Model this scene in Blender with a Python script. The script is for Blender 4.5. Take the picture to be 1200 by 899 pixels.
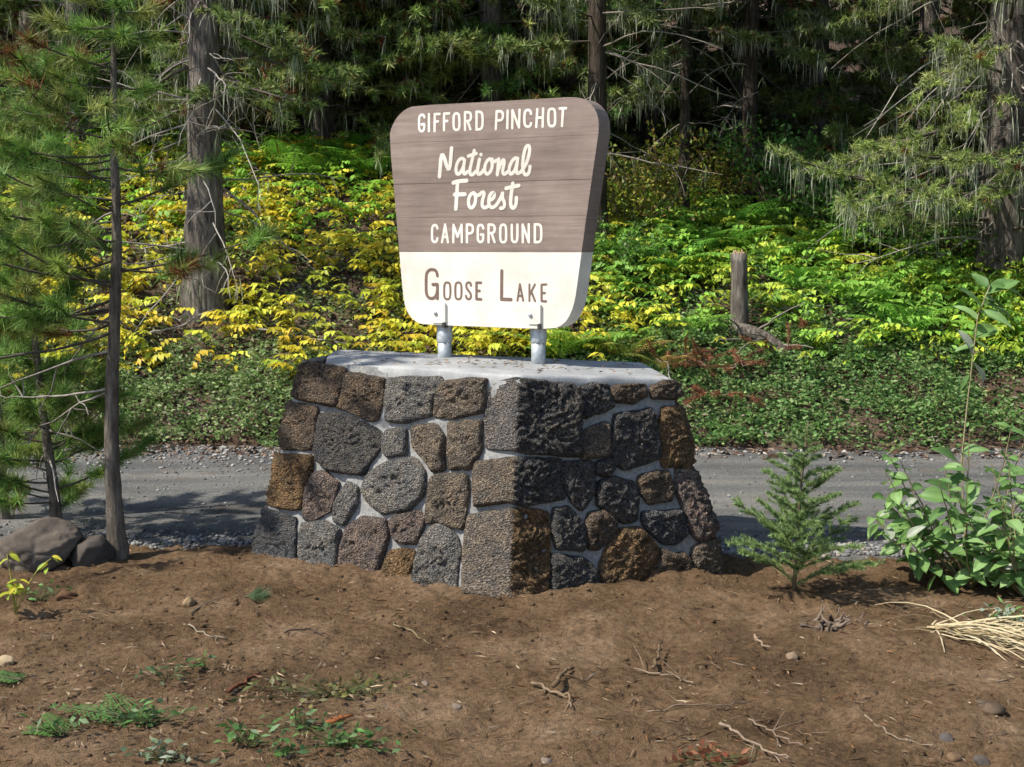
import bpy, bmesh, math, random
import numpy as np
from mathutils import Vector, Matrix, Quaternion

for o in list(bpy.data.objects): bpy.data.objects.remove(o)
SC = bpy.context.scene
COL = SC.collection
R = math.radians

# ------------------------------------------------------------------ camera, sky, sun, exposure
FPX, CX, CY, HC, YH = 1500.0, 600.0, 449.5, 1.5, 290.0
PITCH = math.atan((CY - YH) / FPX)
cam_d = bpy.data.cameras.new("camera"); cam = bpy.data.objects.new("camera", cam_d); COL.objects.link(cam)
cam_d.sensor_width = 36; cam_d.lens = 36 * FPX / 1200; cam_d.clip_start = 0.05; cam_d.clip_end = 500
cam.location = (0, 0, HC); cam.rotation_euler = (R(90) - PITCH, 0, 0)
SC.camera = cam
SUN_EL, SUN_TH = 50.0, 22.0          # elevation; degrees the sun stands behind the left-hand side
to_sun = Vector((-math.cos(R(SUN_TH)) * math.cos(R(SUN_EL)), -math.sin(R(SUN_TH)) * math.cos(R(SUN_EL)), math.sin(R(SUN_EL))))
w = bpy.data.worlds.new("World"); SC.world = w; w.use_nodes = True
nt = w.node_tree
sky = nt.nodes.new("ShaderNodeTexSky"); sky.sky_type = 'NISHITA'; sky.sun_disc = False
sky.sun_elevation = R(SUN_EL); sky.sun_rotation = math.atan2(to_sun.x, to_sun.y)
bg = nt.nodes["Background"]; bg.inputs[1].default_value = 0.14
nt.links.new(sky.outputs[0], bg.inputs[0])
sun_d = bpy.data.lights.new("sun", 'SUN'); sun_d.energy = 4.8; sun_d.angle = R(0.6); sun_d.color = (1.0, 0.94, 0.82)
sun = bpy.data.objects.new("sun", sun_d); COL.objects.link(sun)
sun.rotation_euler = to_sun.to_track_quat('Z', 'Y').to_euler(); sun.location = (-20, -5, 25)
SC.view_settings.view_transform = 'Standard'; SC.view_settings.look = 'None'
SC.view_settings.exposure = 0.55; SC.view_settings.gamma = 1.0
SC.cycles.max_bounces = 4; SC.cycles.diffuse_bounces = 3; SC.cycles.glossy_bounces = 2; SC.cycles.transmission_bounces = 2
SC.cycles.use_adaptive_sampling = True; SC.cycles.adaptive_threshold = .02; SC.cycles.adaptive_min_samples = 16

# ------------------------------------------------------------------ numeric helpers
def ray(px, py):
    c, s = math.cos(PITCH), math.sin(PITCH); a, b = (px - CX) / FPX, -(py - CY) / FPX
    return np.array([a, c + b * s, -s + b * c])
def at(px, py, Y):
    d = ray(px, py); return np.array([0, 0, HC]) + d * (Y / d[1])
def onz(px, py, z):
    d = ray(px, py); return np.array([0, 0, HC]) + d * ((z - HC) / d[2])
def proj(p):
    c, s = math.cos(PITCH), math.sin(PITCH); y, z = p[1], p[2] - HC
    f, u = y * c - z * s, y * s + z * c
    return np.array([CX + FPX * p[0] / f, CY - FPX * u / f])

def _h(ix, iy, iz, seed):
    n = (ix * 374761393 + iy * 668265263 + iz * 2147483647 + seed * 1274126177) & 0xffffffff
    n = ((n ^ (n >> 13)) * 1274126177) & 0xffffffff
    n = n ^ (n >> 16)
    return (n & 0xffffff) / float(0xffffff) * 2 - 1
def noise(p, scale=1.0, seed=0, octv=1):
    p = np.asarray(p, float)
    if p.shape[-1] == 2: p = np.concatenate([p, np.zeros(p.shape[:-1] + (1,))], -1)
    out = 0; amp = 1.0; tot = 0
    for o in range(octv):
        q = p / scale * (2 ** o) + 1000.37 * (o + 1)
        i = np.floor(q).astype(np.int64); f = q - i; f = f * f * (3 - 2 * f)
        ix, iy, iz = i[..., 0], i[..., 1], i[..., 2]; fx, fy, fz = f[..., 0], f[..., 1], f[..., 2]
        s = seed + o * 17
        def L(a, b, t): return a + (b - a) * t
        v = L(L(L(_h(ix, iy, iz, s), _h(ix + 1, iy, iz, s), fx), L(_h(ix, iy + 1, iz, s), _h(ix + 1, iy + 1, iz, s), fx), fy),
              L(L(_h(ix, iy, iz + 1, s), _h(ix + 1, iy, iz + 1, s), fx), L(_h(ix, iy + 1, iz + 1, s), _h(ix + 1, iy + 1, iz + 1, s), fx), fy), fz)
        out = out + amp * v; tot += amp; amp *= 0.5
    return out / tot
def n2(X, Y, scale, seed=0, octv=1): return noise(np.stack([X, Y], -1), scale, seed, octv)
def sstep(a, b, x):
    t = np.clip((x - a) / (b - a), 0, 1); return t * t * (3 - 2 * t)
def unit(v): return v / (np.linalg.norm(v, axis=-1, keepdims=True) + 1e-9)

# ------------------------------------------------------------------ terrain height
def bank_start(X): return 9.62 + 0.16 * n2(X, X * 0, 1.1, 5) - 0.12 * sstep(0.5, 3, X)
def soil_edge(X): return 6.28 + 0.10 * n2(X, X * 0 + 3, 0.8, 8) + 0.05 * n2(X, X * 0 + 9, 0.23, 9)
def gz(X, Y):
    X = np.asarray(X, float); Y = np.asarray(Y, float)
    k = sstep(-3.0, 3.5, X)
    s = 0.56 + (0.43 - 0.56) * k; hT = 2.45 + (1.65 - 2.45) * k
    t = Y - bank_start(X)
    z1 = s * np.maximum(t, 0); z2 = hT + 0.15 * (t - hT / s) + .22 * np.maximum(0, t - 13)
    zb = np.where(t > 0, -np.log(np.exp(-5 * z1) + np.exp(-5 * np.maximum(z2, -3))) / 5, 0.0)
    zb = np.maximum(zb, 0)
    zb = zb + sstep(0, .9, t) * (0.10 * n2(X, Y, 0.9, 11, 2) + 0.05 * n2(X, Y, 0.33, 12))
    zb = np.where(t < 0, -0.12 * sstep(0, .5, -t), zb + 0.035 * sstep(0, .15, t) * (1 + n2(X, Y, .2, 4)))
    return zb
def soil_z(X, Y):
    X = np.asarray(X, float); Y = np.asarray(Y, float)
    z = 0.035 * n2(X, Y, 0.9, 21, 2) + 0.018 * n2(X, Y, 0.25, 22, 2)
    b = n2(X, Y, 0.085, 23, 3); z = z + 0.042 * b * np.abs(b) * 1.5
    z = z + 0.013 * n2(X, Y, 0.045, 24, 2) * (1 + .6 * n2(X, Y, .6, 27))
    rid = 1 - np.abs(n2(X, Y, .17, 29, 2)); z = z + .026 * (rid ** 3) - .011
    z = z + 0.03 * np.exp(-((Y - 5.95 + .35 * np.abs(X + .05)) / .2) ** 2) * np.exp(-(X / 1.5) ** 4)   # heaped at the foot of the pedestal
    z = z - 0.05 * sstep(.3, 1.3, X) * sstep(4.6, 5.6, Y)
    z = z + 0.05 * sstep(5.0, 3.6, Y) * n2(X, Y, .5, 25)
    e = soil_edge(X)
    return z + 0.02 - 0.13 * sstep(-0.18, 0.22, Y - e)
def hit(px, py):
    d = ray(px, py); y = np.linspace(8.5, 40, 6000)
    P = np.array([0, 0, HC])[None] + d[None] * (y / d[1])[:, None]
    below = P[:, 2] < np.where(P[:, 1] < 9.5, -0.03, gz(P[:, 0], P[:, 1]))
    i = int(np.argmax(below)) if below.any() else 5999
    return P[i]
def soilpt(px, py):
    p = onz(px, py, 0.02)
    for _ in range(6): p = onz(px, py, float(soil_z(p[0], p[1])))
    return p

# ------------------------------------------------------------------ mesh builder
class MB:
    def __init__(s): s.V = []; s.T = []; s.C = []; s.n = 0
    def add(s, V, T, C=(1, 1, 1)):
        V = np.asarray(V, float).reshape(-1, 3); T = np.asarray(T, np.int64).reshape(-1, 3)
        C = np.asarray(C, float)
        if C.ndim == 1: C = np.tile(C, (len(V), 1))
        s.V.append(V); s.T.append(T + s.n); s.C.append(C); s.n += len(V)
    def mesh(s, name, mat, smooth=False):
        V = np.concatenate(s.V); T = np.concatenate(s.T); C = np.concatenate(s.C)
        me = bpy.data.meshes.new(name)
        me.vertices.add(len(V)); me.vertices.foreach_set('co', V.astype(np.float32).ravel())
        me.loops.add(T.size); me.loops.foreach_set('vertex_index', T.astype(np.int32).ravel())
        me.polygons.add(len(T)); me.polygons.foreach_set('loop_start', np.arange(0, T.size, 3, dtype=np.int32))
        if smooth: me.polygons.foreach_set('use_smooth', np.ones(len(T), bool))
        ca = me.color_attributes.new('Col', 'FLOAT_COLOR', 'POINT')
        ca.data.foreach_set('color', np.concatenate([np.clip(C, 0, 1), np.ones((len(C), 1))], 1).astype(np.float32).ravel())
        me.update(calc_edges=True); me.materials.append(mat)
        return me
    def build(s, name, mat, parent=None, smooth=False, loc=None):
        return link(name, s.mesh(name, mat, smooth), parent, loc)
def link(name, me, parent=None, loc=None):
    o = bpy.data.objects.new(name, me); COL.objects.link(o)
    if parent is not None: o.parent = parent
    if loc is not None: o.location = loc
    return o
def tag(o, label=None, cat=None, group=None, kind=None):
    if label: o['label'] = label
    if cat: o['category'] = cat
    if group: o['group'] = group
    if kind: o['kind'] = kind
    return o
def thing(name, label, cat, loc=(0, 0, 0), rz=0.0, group=None):
    o = bpy.data.objects.new(name, None); COL.objects.link(o); o.location = [float(a) for a in loc]; o.rotation_euler = (0, 0, rz)
    o.empty_display_size = .1
    return tag(o, label, cat, group)
def bm_obj(name, bm, mat, parent=None, loc=None, smooth=False):
    me = bpy.data.meshes.new(name); bm.normal_update(); bm.to_mesh(me); bm.free(); me.materials.append(mat)
    if smooth:
        for p in me.polygons: p.use_smooth = True
    return link(name, me, parent, loc)

def tube(mb, P, rad, k=6, col=(1, 1, 1), cap=True):
    P = np.asarray(P, float); n = len(P); rad = np.broadcast_to(np.asarray(rad, float), (n,))
    t = np.gradient(P, axis=0); t = unit(t)
    up = np.array([0, 0, 1.0]) if abs(t[:, 2]).mean() < .8 else np.array([1.0, 0, 0])
    a = unit(np.cross(t, up)); b = np.cross(t, a)
    th = np.arange(k) * 2 * math.pi / k
    V = (P[:, None] + rad[:, None, None] * (np.cos(th)[None, :, None] * a[:, None] + np.sin(th)[None, :, None] * b[:, None])).reshape(-1, 3)
    i = np.arange(n - 1)[:, None] * k; j = np.arange(k)[None]; j2 = (j + 1) % k
    A, B, Cc, D = i + j, i + j2, i + k + j2, i + k + j
    T = np.concatenate([np.stack([A, B, Cc], -1).reshape(-1, 3), np.stack([A, Cc, D], -1).reshape(-1, 3)])
    if cap:
        V = np.concatenate([V, P[:1], P[-1:]]); jj = np.arange(k); q = (jj + 1) % k; m = n * k; l = (n - 1) * k
        T = np.concatenate([T, np.stack([jj * 0 + m, q, jj], -1), np.stack([jj * 0 + m + 1, l + jj, l + q], -1)])
    c = np.asarray(col, float)
    if c.ndim == 2 and len(c) == n:
        cc = np.repeat(c, k, 0); c = np.concatenate([cc, c[:1], c[-1:]]) if cap else cc
    mb.add(V, T, c)
def perp(D, rng):
    r = rng.normal(size=D.shape); return unit(np.cross(D, r))
def needles(mb, P, D, L, W, C, rng):
    n = len(P); S = perp(D, rng) * (np.broadcast_to(W, (n,))[:, None] / 2); L = np.broadcast_to(L, (n,))[:, None]
    V = np.stack([P - S, P + S, P + D * L], 1).reshape(-1, 3)
    mb.add(V, np.arange(3 * n).reshape(-1, 3), np.repeat(C, 3, 0))
def leaves(mb, P, D, S, L, W, C, fold=.25, droop=.15, simple=False):
    """pointed leaf blades: base, two edge points, tip (and a lowered midrib point)"""
    n = len(P); D = unit(D); S = unit(S - D * (S * D).sum(-1, keepdims=True)); N = np.cross(S, D)
    N = np.where(N[:, 2:3] < 0, -N, N)
    L = np.broadcast_to(L, (n,))[:, None]; W = np.broadcast_to(W, (n,))[:, None]
    tip = P + D * L - N * L * droop; l = P + D * L * .45 + S * W / 2; r = P + D * L * .45 - S * W / 2
    k = np.arange(n)[:, None]
    if simple:
        V = np.stack([P, r, tip, l], 1).reshape(-1, 3); i = k * 4
        T = np.concatenate([i + np.array([[0, 1, 2]]), i + np.array([[0, 2, 3]])]); mb.add(V, T, np.repeat(C, 4, 0))
    else:
        m = P + D * L * .48 - N * W * fold
        V = np.stack([P, r, tip, l, m], 1).reshape(-1, 3); i = k * 5
        T = np.concatenate([i + np.array([[a]]).reshape(1, 3) for a in ([0, 1, 4], [0, 4, 3], [1, 2, 4], [4, 2, 3])])
        mb.add(V, T, np.repeat(C, 5, 0))
def pick(rng, pal, n, var=.18):
    pal = np.array(pal, float); c = pal[rng.integers(0, len(pal), n)]
    return c * (1 + var * rng.normal(size=(n, 1))).clip(.4, 1.8)

# ------------------------------------------------------------------ materials
def mat(name, build, rough=.8, spec=.3):
    m = bpy.data.materials.new(name); m.use_nodes = True; t = m.node_tree; b = t.nodes["Principled BSDF"]
    b.inputs["Roughness"].default_value = rough; b.inputs["Specular IOR Level"].default_value = spec
    build(t, b); return m
def N(t, typ, **kw):
    n = t.nodes.new(typ)
    for k, v in kw.items():
        if k in n.inputs: n.inputs[k].default_value = v
        else: setattr(n, k, v)
    return n
def coords(t): return N(t, "ShaderNodeNewGeometry").outputs["Position"]
def tnoise(t, vec, scale, detail=4, rough=.6):
    n = N(t, "ShaderNodeTexNoise", Scale=scale, Detail=detail, Roughness=rough); t.links.new(vec, n.inputs["Vector"]); return n.outputs["Fac"]
def ramp(t, fac, stops):
    r = N(t, "ShaderNodeValToRGB"); e = r.color_ramp.elements
    while len(e) > 1: e.remove(e[-1])
    e[0].position = stops[0][0]; e[0].color = (*stops[0][1], 1)
    for p, c in stops[1:]:
        x = e.new(p); x.color = (*c, 1)
    t.links.new(fac, r.inputs[0]); return r.outputs[0]
def bump(t, b, h, strength=.5, dist=.01):
    n = N(t, "ShaderNodeBump", Strength=strength, Distance=dist); t.links.new(h, n.inputs["Height"]); t.links.new(n.outputs[0], b.inputs["Normal"])
def mixc(t, a, b, fac, mode='MIX'):
    m = N(t, "ShaderNodeMix", data_type='RGBA', blend_type=mode)
    for s, v in ((m.inputs[6], a), (m.inputs[7], b), (m.inputs[0], fac)):
        if hasattr(v, 'is_output') or hasattr(v, 'links'): t.links.new(v, s)
        elif isinstance(v, (int, float)): s.default_value = v
        else: s.default_value = (*v, 1)
    return m.outputs[2]
def vcol(t): return N(t, "ShaderNodeVertexColor", layer_name='Col').outputs[0]

def _foliage(trans):
    def f(t, b):
        c = vcol(t); n = tnoise(t, coords(t), 9, 2)
        c2 = mixc(t, c, ramp(t, n, [(.3, (.72, .74, .7)), (.7, (1.0, 1.0, 1.0))]), 1.0, 'MULTIPLY')
        t.links.new(c2, b.inputs["Base Color"])
        tr = N(t, "ShaderNodeBsdfTranslucent"); t.links.new(c2, tr.inputs[0])
        mx = N(t, "ShaderNodeMixShader"); mx.inputs[0].default_value = trans
        t.links.new(b.outputs[0], mx.inputs[1]); t.links.new(tr.outputs[0], mx.inputs[2])
        t.links.new(mx.outputs[0], t.nodes["Material Output"].inputs[0])
    return f
M = {}
M['leaf'] = mat("leaf", _foliage(.35), .5, .35)
M['needle'] = mat("needle", _foliage(.28), .55, .3)
M['lichen'] = mat("lichen", _foliage(.3), .9, .05)
def _bark(c0, c1, c2, sc=30):
    def f(t, b):
        p = coords(t); mp = N(t, "ShaderNodeMapping"); mp.inputs["Scale"].default_value = (1, 1, .16); t.links.new(p, mp.inputs[0])
        n = tnoise(t, mp.outputs[0], sc, 6, .7); n_b = tnoise(t, p, 2.2, 3)
        c = mixc(t, ramp(t, n, [(.3, c0), (.5, c1), (.72, c2)]), ramp(t, n_b, [(.35, (.6, .58, .55)), (.65, (1.1, 1.08, 1.02))]), 1.0, 'MULTIPLY')
        t.links.new(c, b.inputs["Base Color"]); bump(t, b, n, 1.0, .045)
    return f
M['bark'] = mat("bark", _bark((.04, .034, .03), (.165, .145, .13), (.36, .33, .30)), .95, .1)
M['bark_dark'] = mat("bark_dark", _bark((.02, .016, .013), (.06, .048, .04), (.13, .11, .095)), .95, .1)
M['bark_young'] = mat("bark_young", _bark((.08, .07, .058), (.23, .20, .17), (.40, .36, .32), 45), .9, .15)
def _vc(t, b):
    c = vcol(t); n = tnoise(t, coords(t), 30, 4)
    t.links.new(mixc(t, c, ramp(t, n, [(.3, (.6, .58, .56)), (.7, (1.1, 1.1, 1.1))]), 1.0, 'MULTIPLY'), b.inputs["Base Color"]); bump(t, b, n, .4, .004)
M['wood'] = mat("weathered_wood", _vc, .9, .15)
def _stone(t, b):
    c = vcol(t); p = coords(t)
    n = tnoise(t, p, 95, 5, .8); n3 = tnoise(t, p, 17, 4, .65)
    vo = N(t, "ShaderNodeTexVoronoi", Scale=130.0); t.links.new(p, vo.inputs["Vector"])
    c1 = mixc(t, c, ramp(t, n, [(.30, (.38, .36, .36)), (.5, (1.05, 1.03, 1.0)), (.66, (2.9, 2.85, 2.75))]), 1.0, 'MULTIPLY')
    c2 = mixc(t, c1, ramp(t, n3, [(.34, (.62, .66, .72)), (.62, (1.14, 1.06, .97))]), 1.0, 'MULTIPLY')
    t.links.new(c2, b.inputs["Base Color"])
    ma = N(t, "ShaderNodeMath", operation='ADD'); t.links.new(n, ma.inputs[0]); t.links.new(vo.outputs["Distance"], ma.inputs[1])
    bump(t, b, ma.outputs[0], 1.0, .03)
M['stone'] = mat("lava_stone", _stone, .88, .25)
def _mortar(t, b):
    n = tnoise(t, coords(t), 60, 5); n_b = tnoise(t, coords(t), 6, 3)
    c = mixc(t, ramp(t, n, [(.3, (.19, .19, .185)), (.7, (.37, .365, .35))]), ramp(t, n_b, [(.3, (.72, .72, .74)), (.7, (1, 1, 1))]), 1.0, 'MULTIPLY')
    t.links.new(c, b.inputs["Base Color"]); bump(t, b, n, .5, .006)
M['mortar'] = mat("mortar", _mortar, .9, .2)
def _conc(t, b):
    p = coords(t); n = tnoise(t, p, 5, 5, .65); n_b = tnoise(t, p, 90, 3)
    c = mixc(t, ramp(t, n, [(.3, (.22, .23, .24)), (.52, (.32, .325, .33)), (.7, (.44, .44, .435))]), ramp(t, n_b, [(.3, (.82, .82, .82)), (.7, (1, 1, 1))]), 1.0, 'MULTIPLY')
    t.links.new(c, b.inputs["Base Color"]); bump(t, b, n_b, .35, .004)
M['concrete'] = mat("concrete", _conc, .7, .3)
def _rock(t, b):
    p = coords(t); n = tnoise(t, p, 7, 7, .7); n_b = tnoise(t, p, 60, 4)
    c = mixc(t, vcol(t), ramp(t, n, [(.3, (.5, .5, .5)), (.55, (1, 1, 1)), (.75, (1.5, 1.45, 1.35))]), 1.0, 'MULTIPLY')
    t.links.new(c, b.inputs["Base Color"]); bump(t, b, n_b, .5, .006)
M['rock'] = mat("rock", _rock, .9, .2)
def _soil(t, b):
    p = coords(t); a = tnoise(t, p, 1.7, 5, .65); c_ = tnoise(t, p, 38, 6, .72); f_ = tnoise(t, p, 210, 3, .6)
    c = ramp(t, a, [(.30, (.100, .063, .035)), (.5, (.178, .114, .065)), (.70, (.285, .195, .122))])
    c = mixc(t, c, ramp(t, c_, [(.28, (.38, .36, .34)), (.5, (1, 1, 1)), (.72, (1.5, 1.46, 1.42))]), 1.0, 'MULTIPLY')
    c = mixc(t, c, (.55, .47, .36), ramp(t, f_, [(.70, (0, 0, 0)), (.745, (.75, .75, .75))]))
    t.links.new(c, b.inputs["Base Color"])
    ma = N(t, "ShaderNodeMath", operation='MULTIPLY_ADD'); t.links.new(f_, ma.inputs[0]); ma.inputs[1].default_value = .4; t.links.new(c_, ma.inputs[2])
    bump(t, b, ma.outputs[0], 1.0, .035)
M['soil'] = mat("soil", _soil, .97, .08)
def _road(t, b):
    p = coords(t); mp = N(t, "ShaderNodeMapping"); mp.inputs["Scale"].default_value = (.16, 1, 1); t.links.new(p, mp.inputs[0])
    a = tnoise(t, mp.outputs[0], 2.6, 4, .6); c_ = tnoise(t, p, 55, 5, .75); d_ = tnoise(t, p, 3.0, 4)
    c = ramp(t, a, [(.32, (.085, .088, .09)), (.5, (.14, .14, .137)), (.68, (.215, .205, .188))])
    c = mixc(t, c, ramp(t, c_, [(.3, (.5, .5, .5)), (.5, (1, 1, 1)), (.7, (1.5, 1.5, 1.5))]), 1.0, 'MULTIPLY')
    c = mixc(t, c, (.12, .085, .06), ramp(t, d_, [(.55, (0, 0, 0)), (.72, (.5, .5, .5))]))
    t.links.new(c, b.inputs["Base Color"]); bump(t, b, c_, .9, .02)
M['road'] = mat("gravel_road", _road, .93, .15)
def _hill(t, b):
    p = coords(t); a = tnoise(t, p, 1.3, 5, .65); c_ = tnoise(t, p, 26, 6, .75)
    c = ramp(t, a, [(.3, (.06, .04, .028)), (.5, (.10, .068, .05)), (.7, (.15, .11, .085))])
    c = mixc(t, c, ramp(t, c_, [(.3, (.45, .42, .4)), (.5, (1, 1, 1)), (.7, (1.5, 1.45, 1.4))]), 1.0, 'MULTIPLY')
    t.links.new(c, b.inputs["Base Color"]); bump(t, b, c_, 1.0, .03)
M['hill'] = mat("forest_floor", _hill, .97, .08)
def _paint(c0, c1, bs):
    def f(t, b):
        p = coords(t); mp = N(t, "ShaderNodeMapping"); mp.inputs["Scale"].default_value = (.6, .6, 9); t.links.new(p, mp.inputs[0])
        a = tnoise(t, mp.outputs[0], 5, 5, .7); d = tnoise(t, p, 3, 4)
        c = mixc(t, ramp(t, a, [(.3, c0), (.7, c1)]), ramp(t, d, [(.35, (.80, .79, .78)), (.65, (1.08, 1.08, 1.08))]), 1.0, 'MULTIPLY')
        t.links.new(c, b.inputs["Base Color"]); bump(t, b, a, bs, .003)
        b.inputs["Roughness"].default_value = .62; b.inputs["Specular IOR Level"].default_value = .22
    return f
M['brown_paint'] = mat("brown_paint", _paint((.195, .148, .126), (.30, .235, .205), .5))
M['cream_paint'] = mat("cream_paint", _paint((.74, .70, .62), (.80, .76, .68), .15))
def _steel(t, b):
    p = coords(t); vo = N(t, "ShaderNodeTexVoronoi", Scale=55.0); t.links.new(p, vo.inputs["Vector"]); a = tnoise(t, p, 9, 4)
    c = mixc(t, ramp(t, vo.outputs["Color"], [(.2, (.36, .39, .41)), (.8, (.50, .53, .55))]), ramp(t, a, [(.35, (.7, .72, .74)), (.65, (1, 1, 1))]), 1.0, 'MULTIPLY')
    t.links.new(c, b.inputs["Base Color"]); b.inputs["Metallic"].default_value = .25
M['steel'] = mat("galvanised_steel", _steel, .42, .5)
M['black_gap'] = mat("dark_steel", lambda t, b: setattr(b.inputs["Base Color"], 'default_value', (.05, .045, .04, 1)), .6, .4)

# ------------------------------------------------------------------ ground, road, bank
def sheet(name, xs, ys, zf, m, smooth=True):
    X, Y = np.meshgrid(xs, ys); Z = zf(X, Y); V = np.stack([X, Y, Z], -1).reshape(-1, 3); nx = len(xs)
    i = (np.arange(len(ys) - 1)[:, None] * nx + np.arange(nx - 1)[None]).ravel()
    T = np.concatenate([np.stack([i, i + 1, i + nx + 1], -1), np.stack([i, i + nx + 1, i + nx], -1)])
    mb = MB(); mb.add(V, T); o = mb.build(name, m, smooth=smooth); tag(o, kind='structure'); return o
A = np.arange
lin = np.linspace
xs = np.concatenate([lin(-14, -3.4, 60)[:-1], A(-3.4, 3.4, .0195), lin(3.4, 14, 60)])
ys = np.concatenate([lin(-6, 3.3, 60)[:-1], A(3.3, 6.75, .0195)])
sheet('soil_ground', xs, ys, soil_z, M['soil'])
def road_z(X, Y):
    return -0.03 + .012 * n2(X * .3, Y, .5, 31, 2) + .006 * n2(X, Y, .12, 32, 2) - .02 * np.exp(-((Y - 7.5) / .3) ** 2) - .02 * np.exp(-((Y - 8.7) / .3) ** 2) + .03 * sstep(9.2, 9.6, Y)
sheet('gravel_road', np.concatenate([lin(-40, -5, 50)[:-1], A(-5, 5, .06), lin(5, 40, 50)]), A(6.15, 10.0, .06), road_z, M['road'])
sheet('bank_terrain', np.concatenate([lin(-70, -7, 60)[:-1], A(-7, 7, .1), lin(7, 70, 60)]),
      np.concatenate([A(9.3, 16, .1), lin(16, 120, 90)]), gz, M['hill'])
sheet('ground', lin(-150, 150, 8), lin(-150, 10.5, 6), lambda X, Y: X * 0 - .25, M['hill'])

# ------------------------------------------------------------------ stone pedestal
Fb, Lb, Rb = onz(598, 702, 0.0), onz(293, 660, 0.0), onz(850, 687, -0.05)
Ft = Fb + np.array([.035, .16, .90]); Ft = at(608, 447, Ft[1])
Lt = at(350, 426, Lb[1] + .17); Rt = at(788, 450, Rb[1] + .10)
BRt = np.array([.66, 6.34, .90]); BLt = np.array([-.93, 6.78, .935])
BRb = BRt + np.array([.12, .16, -.93]); BLb = BLt + np.array([-.10, .16, -.93])
CB = [BLb, Lb, Fb, Rb, BRb]; CT = [BLt, Lt, Ft, Rt, BRt]        # corners anticlockwise seen from above
nrm = []
for i in range(5):
    j = (i + 1) % 5
    n = np.cross(CB[j] - CB[i], CT[i] - CB[i]); nrm.append(n / np.linalg.norm(n))
Wd = [float(np.linalg.norm(CB[(i + 1) % 5] - CB[i])) for i in range(5)]
HP = 0.93
# u runs along the perimeter, zero at the front corner: face 0 BL-L, 1 L-F, 2 F-R, 3 R-BR, 4 BR-BL
U0 = [-Wd[1] - Wd[0], -Wd[1], 0.0, Wd[2], Wd[2] + Wd[3]]
PER = sum(Wd)
def Psurf(u, v, wo):
    u = np.asarray(u, float); acc = 0
    hw = np.where(np.abs(u) < .2, .010, .045)
    for d in (-1, -.6, -.2, .2, .6, 1): acc = acc + Praw(u + d * hw, v, wo)
    return acc / 6
def Praw(u, v, wo):
    """points on the battered pedestal faces: u along the perimeter, v up (metres), wo outwards"""
    u = np.asarray(u, float); v = np.asarray(v, float) / HP; wo = np.broadcast_to(wo, u.shape)
    u = np.where(u < U0[0], u + PER, u); u = np.where(u >= U0[4] + Wd[4], u - PER, u)
    out = np.zeros(u.shape + (3,))
    for i in range(5):
        m = (u >= U0[i]) & (u < U0[i] + Wd[i] + 1e-9); j = (i + 1) % 5; h = (i - 1) % 5
        if not m.any(): continue
        s = ((u[m] - U0[i]) / Wd[i])[:, None]; vv = v[m][:, None]
        b = CB[i] * (1 - s) + CB[j] * s; t = CT[i] * (1 - s) + CT[j] * s
        d0 = (u[m] - U0[i])[:, None]; d1 = (U0[i] + Wd[i] - u[m])[:, None]
        def mit(a, c):
            k = nrm[a] + nrm[c]; k = k / np.linalg.norm(k); return k / max(.5, float(k @ nrm[a]))
        e = .03
        n = nrm[i] + (mit(i, h) - nrm[i]) * np.clip(1 - d0 / e, 0, 1) + (mit(i, j) - nrm[i]) * np.clip(1 - d1 / e, 0, 1)
        out[m] = b * (1 - vv) + t * vv + n * wo[m][:, None]
    return out
def px_to_uv(px, py, face):
    """the point of one face that the photograph shows at a pixel"""
    j = (face + 1) % 5; s, v = .5, .5
    def f(s, v):
        p = (CB[face] * (1 - s) + CB[j] * s) * (1 - v) + (CT[face] * (1 - s) + CT[j] * s) * v + nrm[face] * .02
        return proj(p)
    for _ in range(12):
        q = f(s, v); e = np.array([px, py]) - q
        J = np.stack([(f(s + 1e-4, v) - q) / 1e-4, (f(s, v + 1e-4) - q) / 1e-4], 1)
        d = np.linalg.solve(J, e); s += d[0]; v += d[1]
    return U0[face] + s * Wd[face], v * HP

ped = thing('stone_pedestal', 'squat battered pedestal of dark and rusty lava stones with a grey concrete top', 'stone pedestal', (0, 0, 0))
# mortar core
mb = MB(); us = np.linspace(U0[0], U0[0] + PER, 241); vs = np.linspace(-.25, HP + .012, 50)
Ug, Vg = np.meshgrid(us, vs); Ug = Ug.ravel(); Vg = Vg.ravel()
base = Psurf(Ug, Vg, 0.0); mw = -.006 + .012 * noise(base, .07, 41, 3)
mb_i = (np.arange(49)[:, None] * 241 + np.arange(240)[None]).ravel()
mb.add(Psurf(Ug, Vg, mw), np.concatenate([np.stack([mb_i, mb_i + 1, mb_i + 242], -1), np.stack([mb_i, mb_i + 242, mb_i + 241], -1)]))
mb.build('mortar_core', M['mortar'], ped, smooth=True)
# concrete top
mb = MB(); ring = []
for i in (1, 2, 3, 4, 0):
    j = (i + 1) % 5
    for s in np.linspace(0, 1, 30)[:-1]: ring.append(CT[i] * (1 - s) + CT[j] * s)
ring = np.array(ring); cen = ring.mean(0); nr = len(ring)
dl = np.linalg.norm(ring - CT[1], axis=1)[:, None]; ring = ring + np.array([[.10, .0, -.045]]) * np.exp(-(dl / .35) ** 2)
lvl = [(1.012, -.06), (1.012, -.01), (1.008, .014), (.995, .024), (.97, .028), (.85, .029), (.7, .030), (.5, .030), (.3, .030), (.12, .030)]
VV = []
for k, (s, dz) in enumerate(lvl):
    q = cen + (ring - cen) * s; q = q + np.stack([0 * q[:, 0], 0 * q[:, 0], dz + .007 * noise(q, .4, 44, 2) * (k > 1) + .003 * noise(q, .07, 45)], -1)
    e = 1 + .012 * noise(q, .12, 46); q[:, :2] = cen[:2] + (q[:, :2] - cen[:2]) * e[:, None]; VV.append(q)
VV.append(cen[None] + np.array([[0, 0, .030]])); VV = np.concatenate(VV); TT = []
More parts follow.
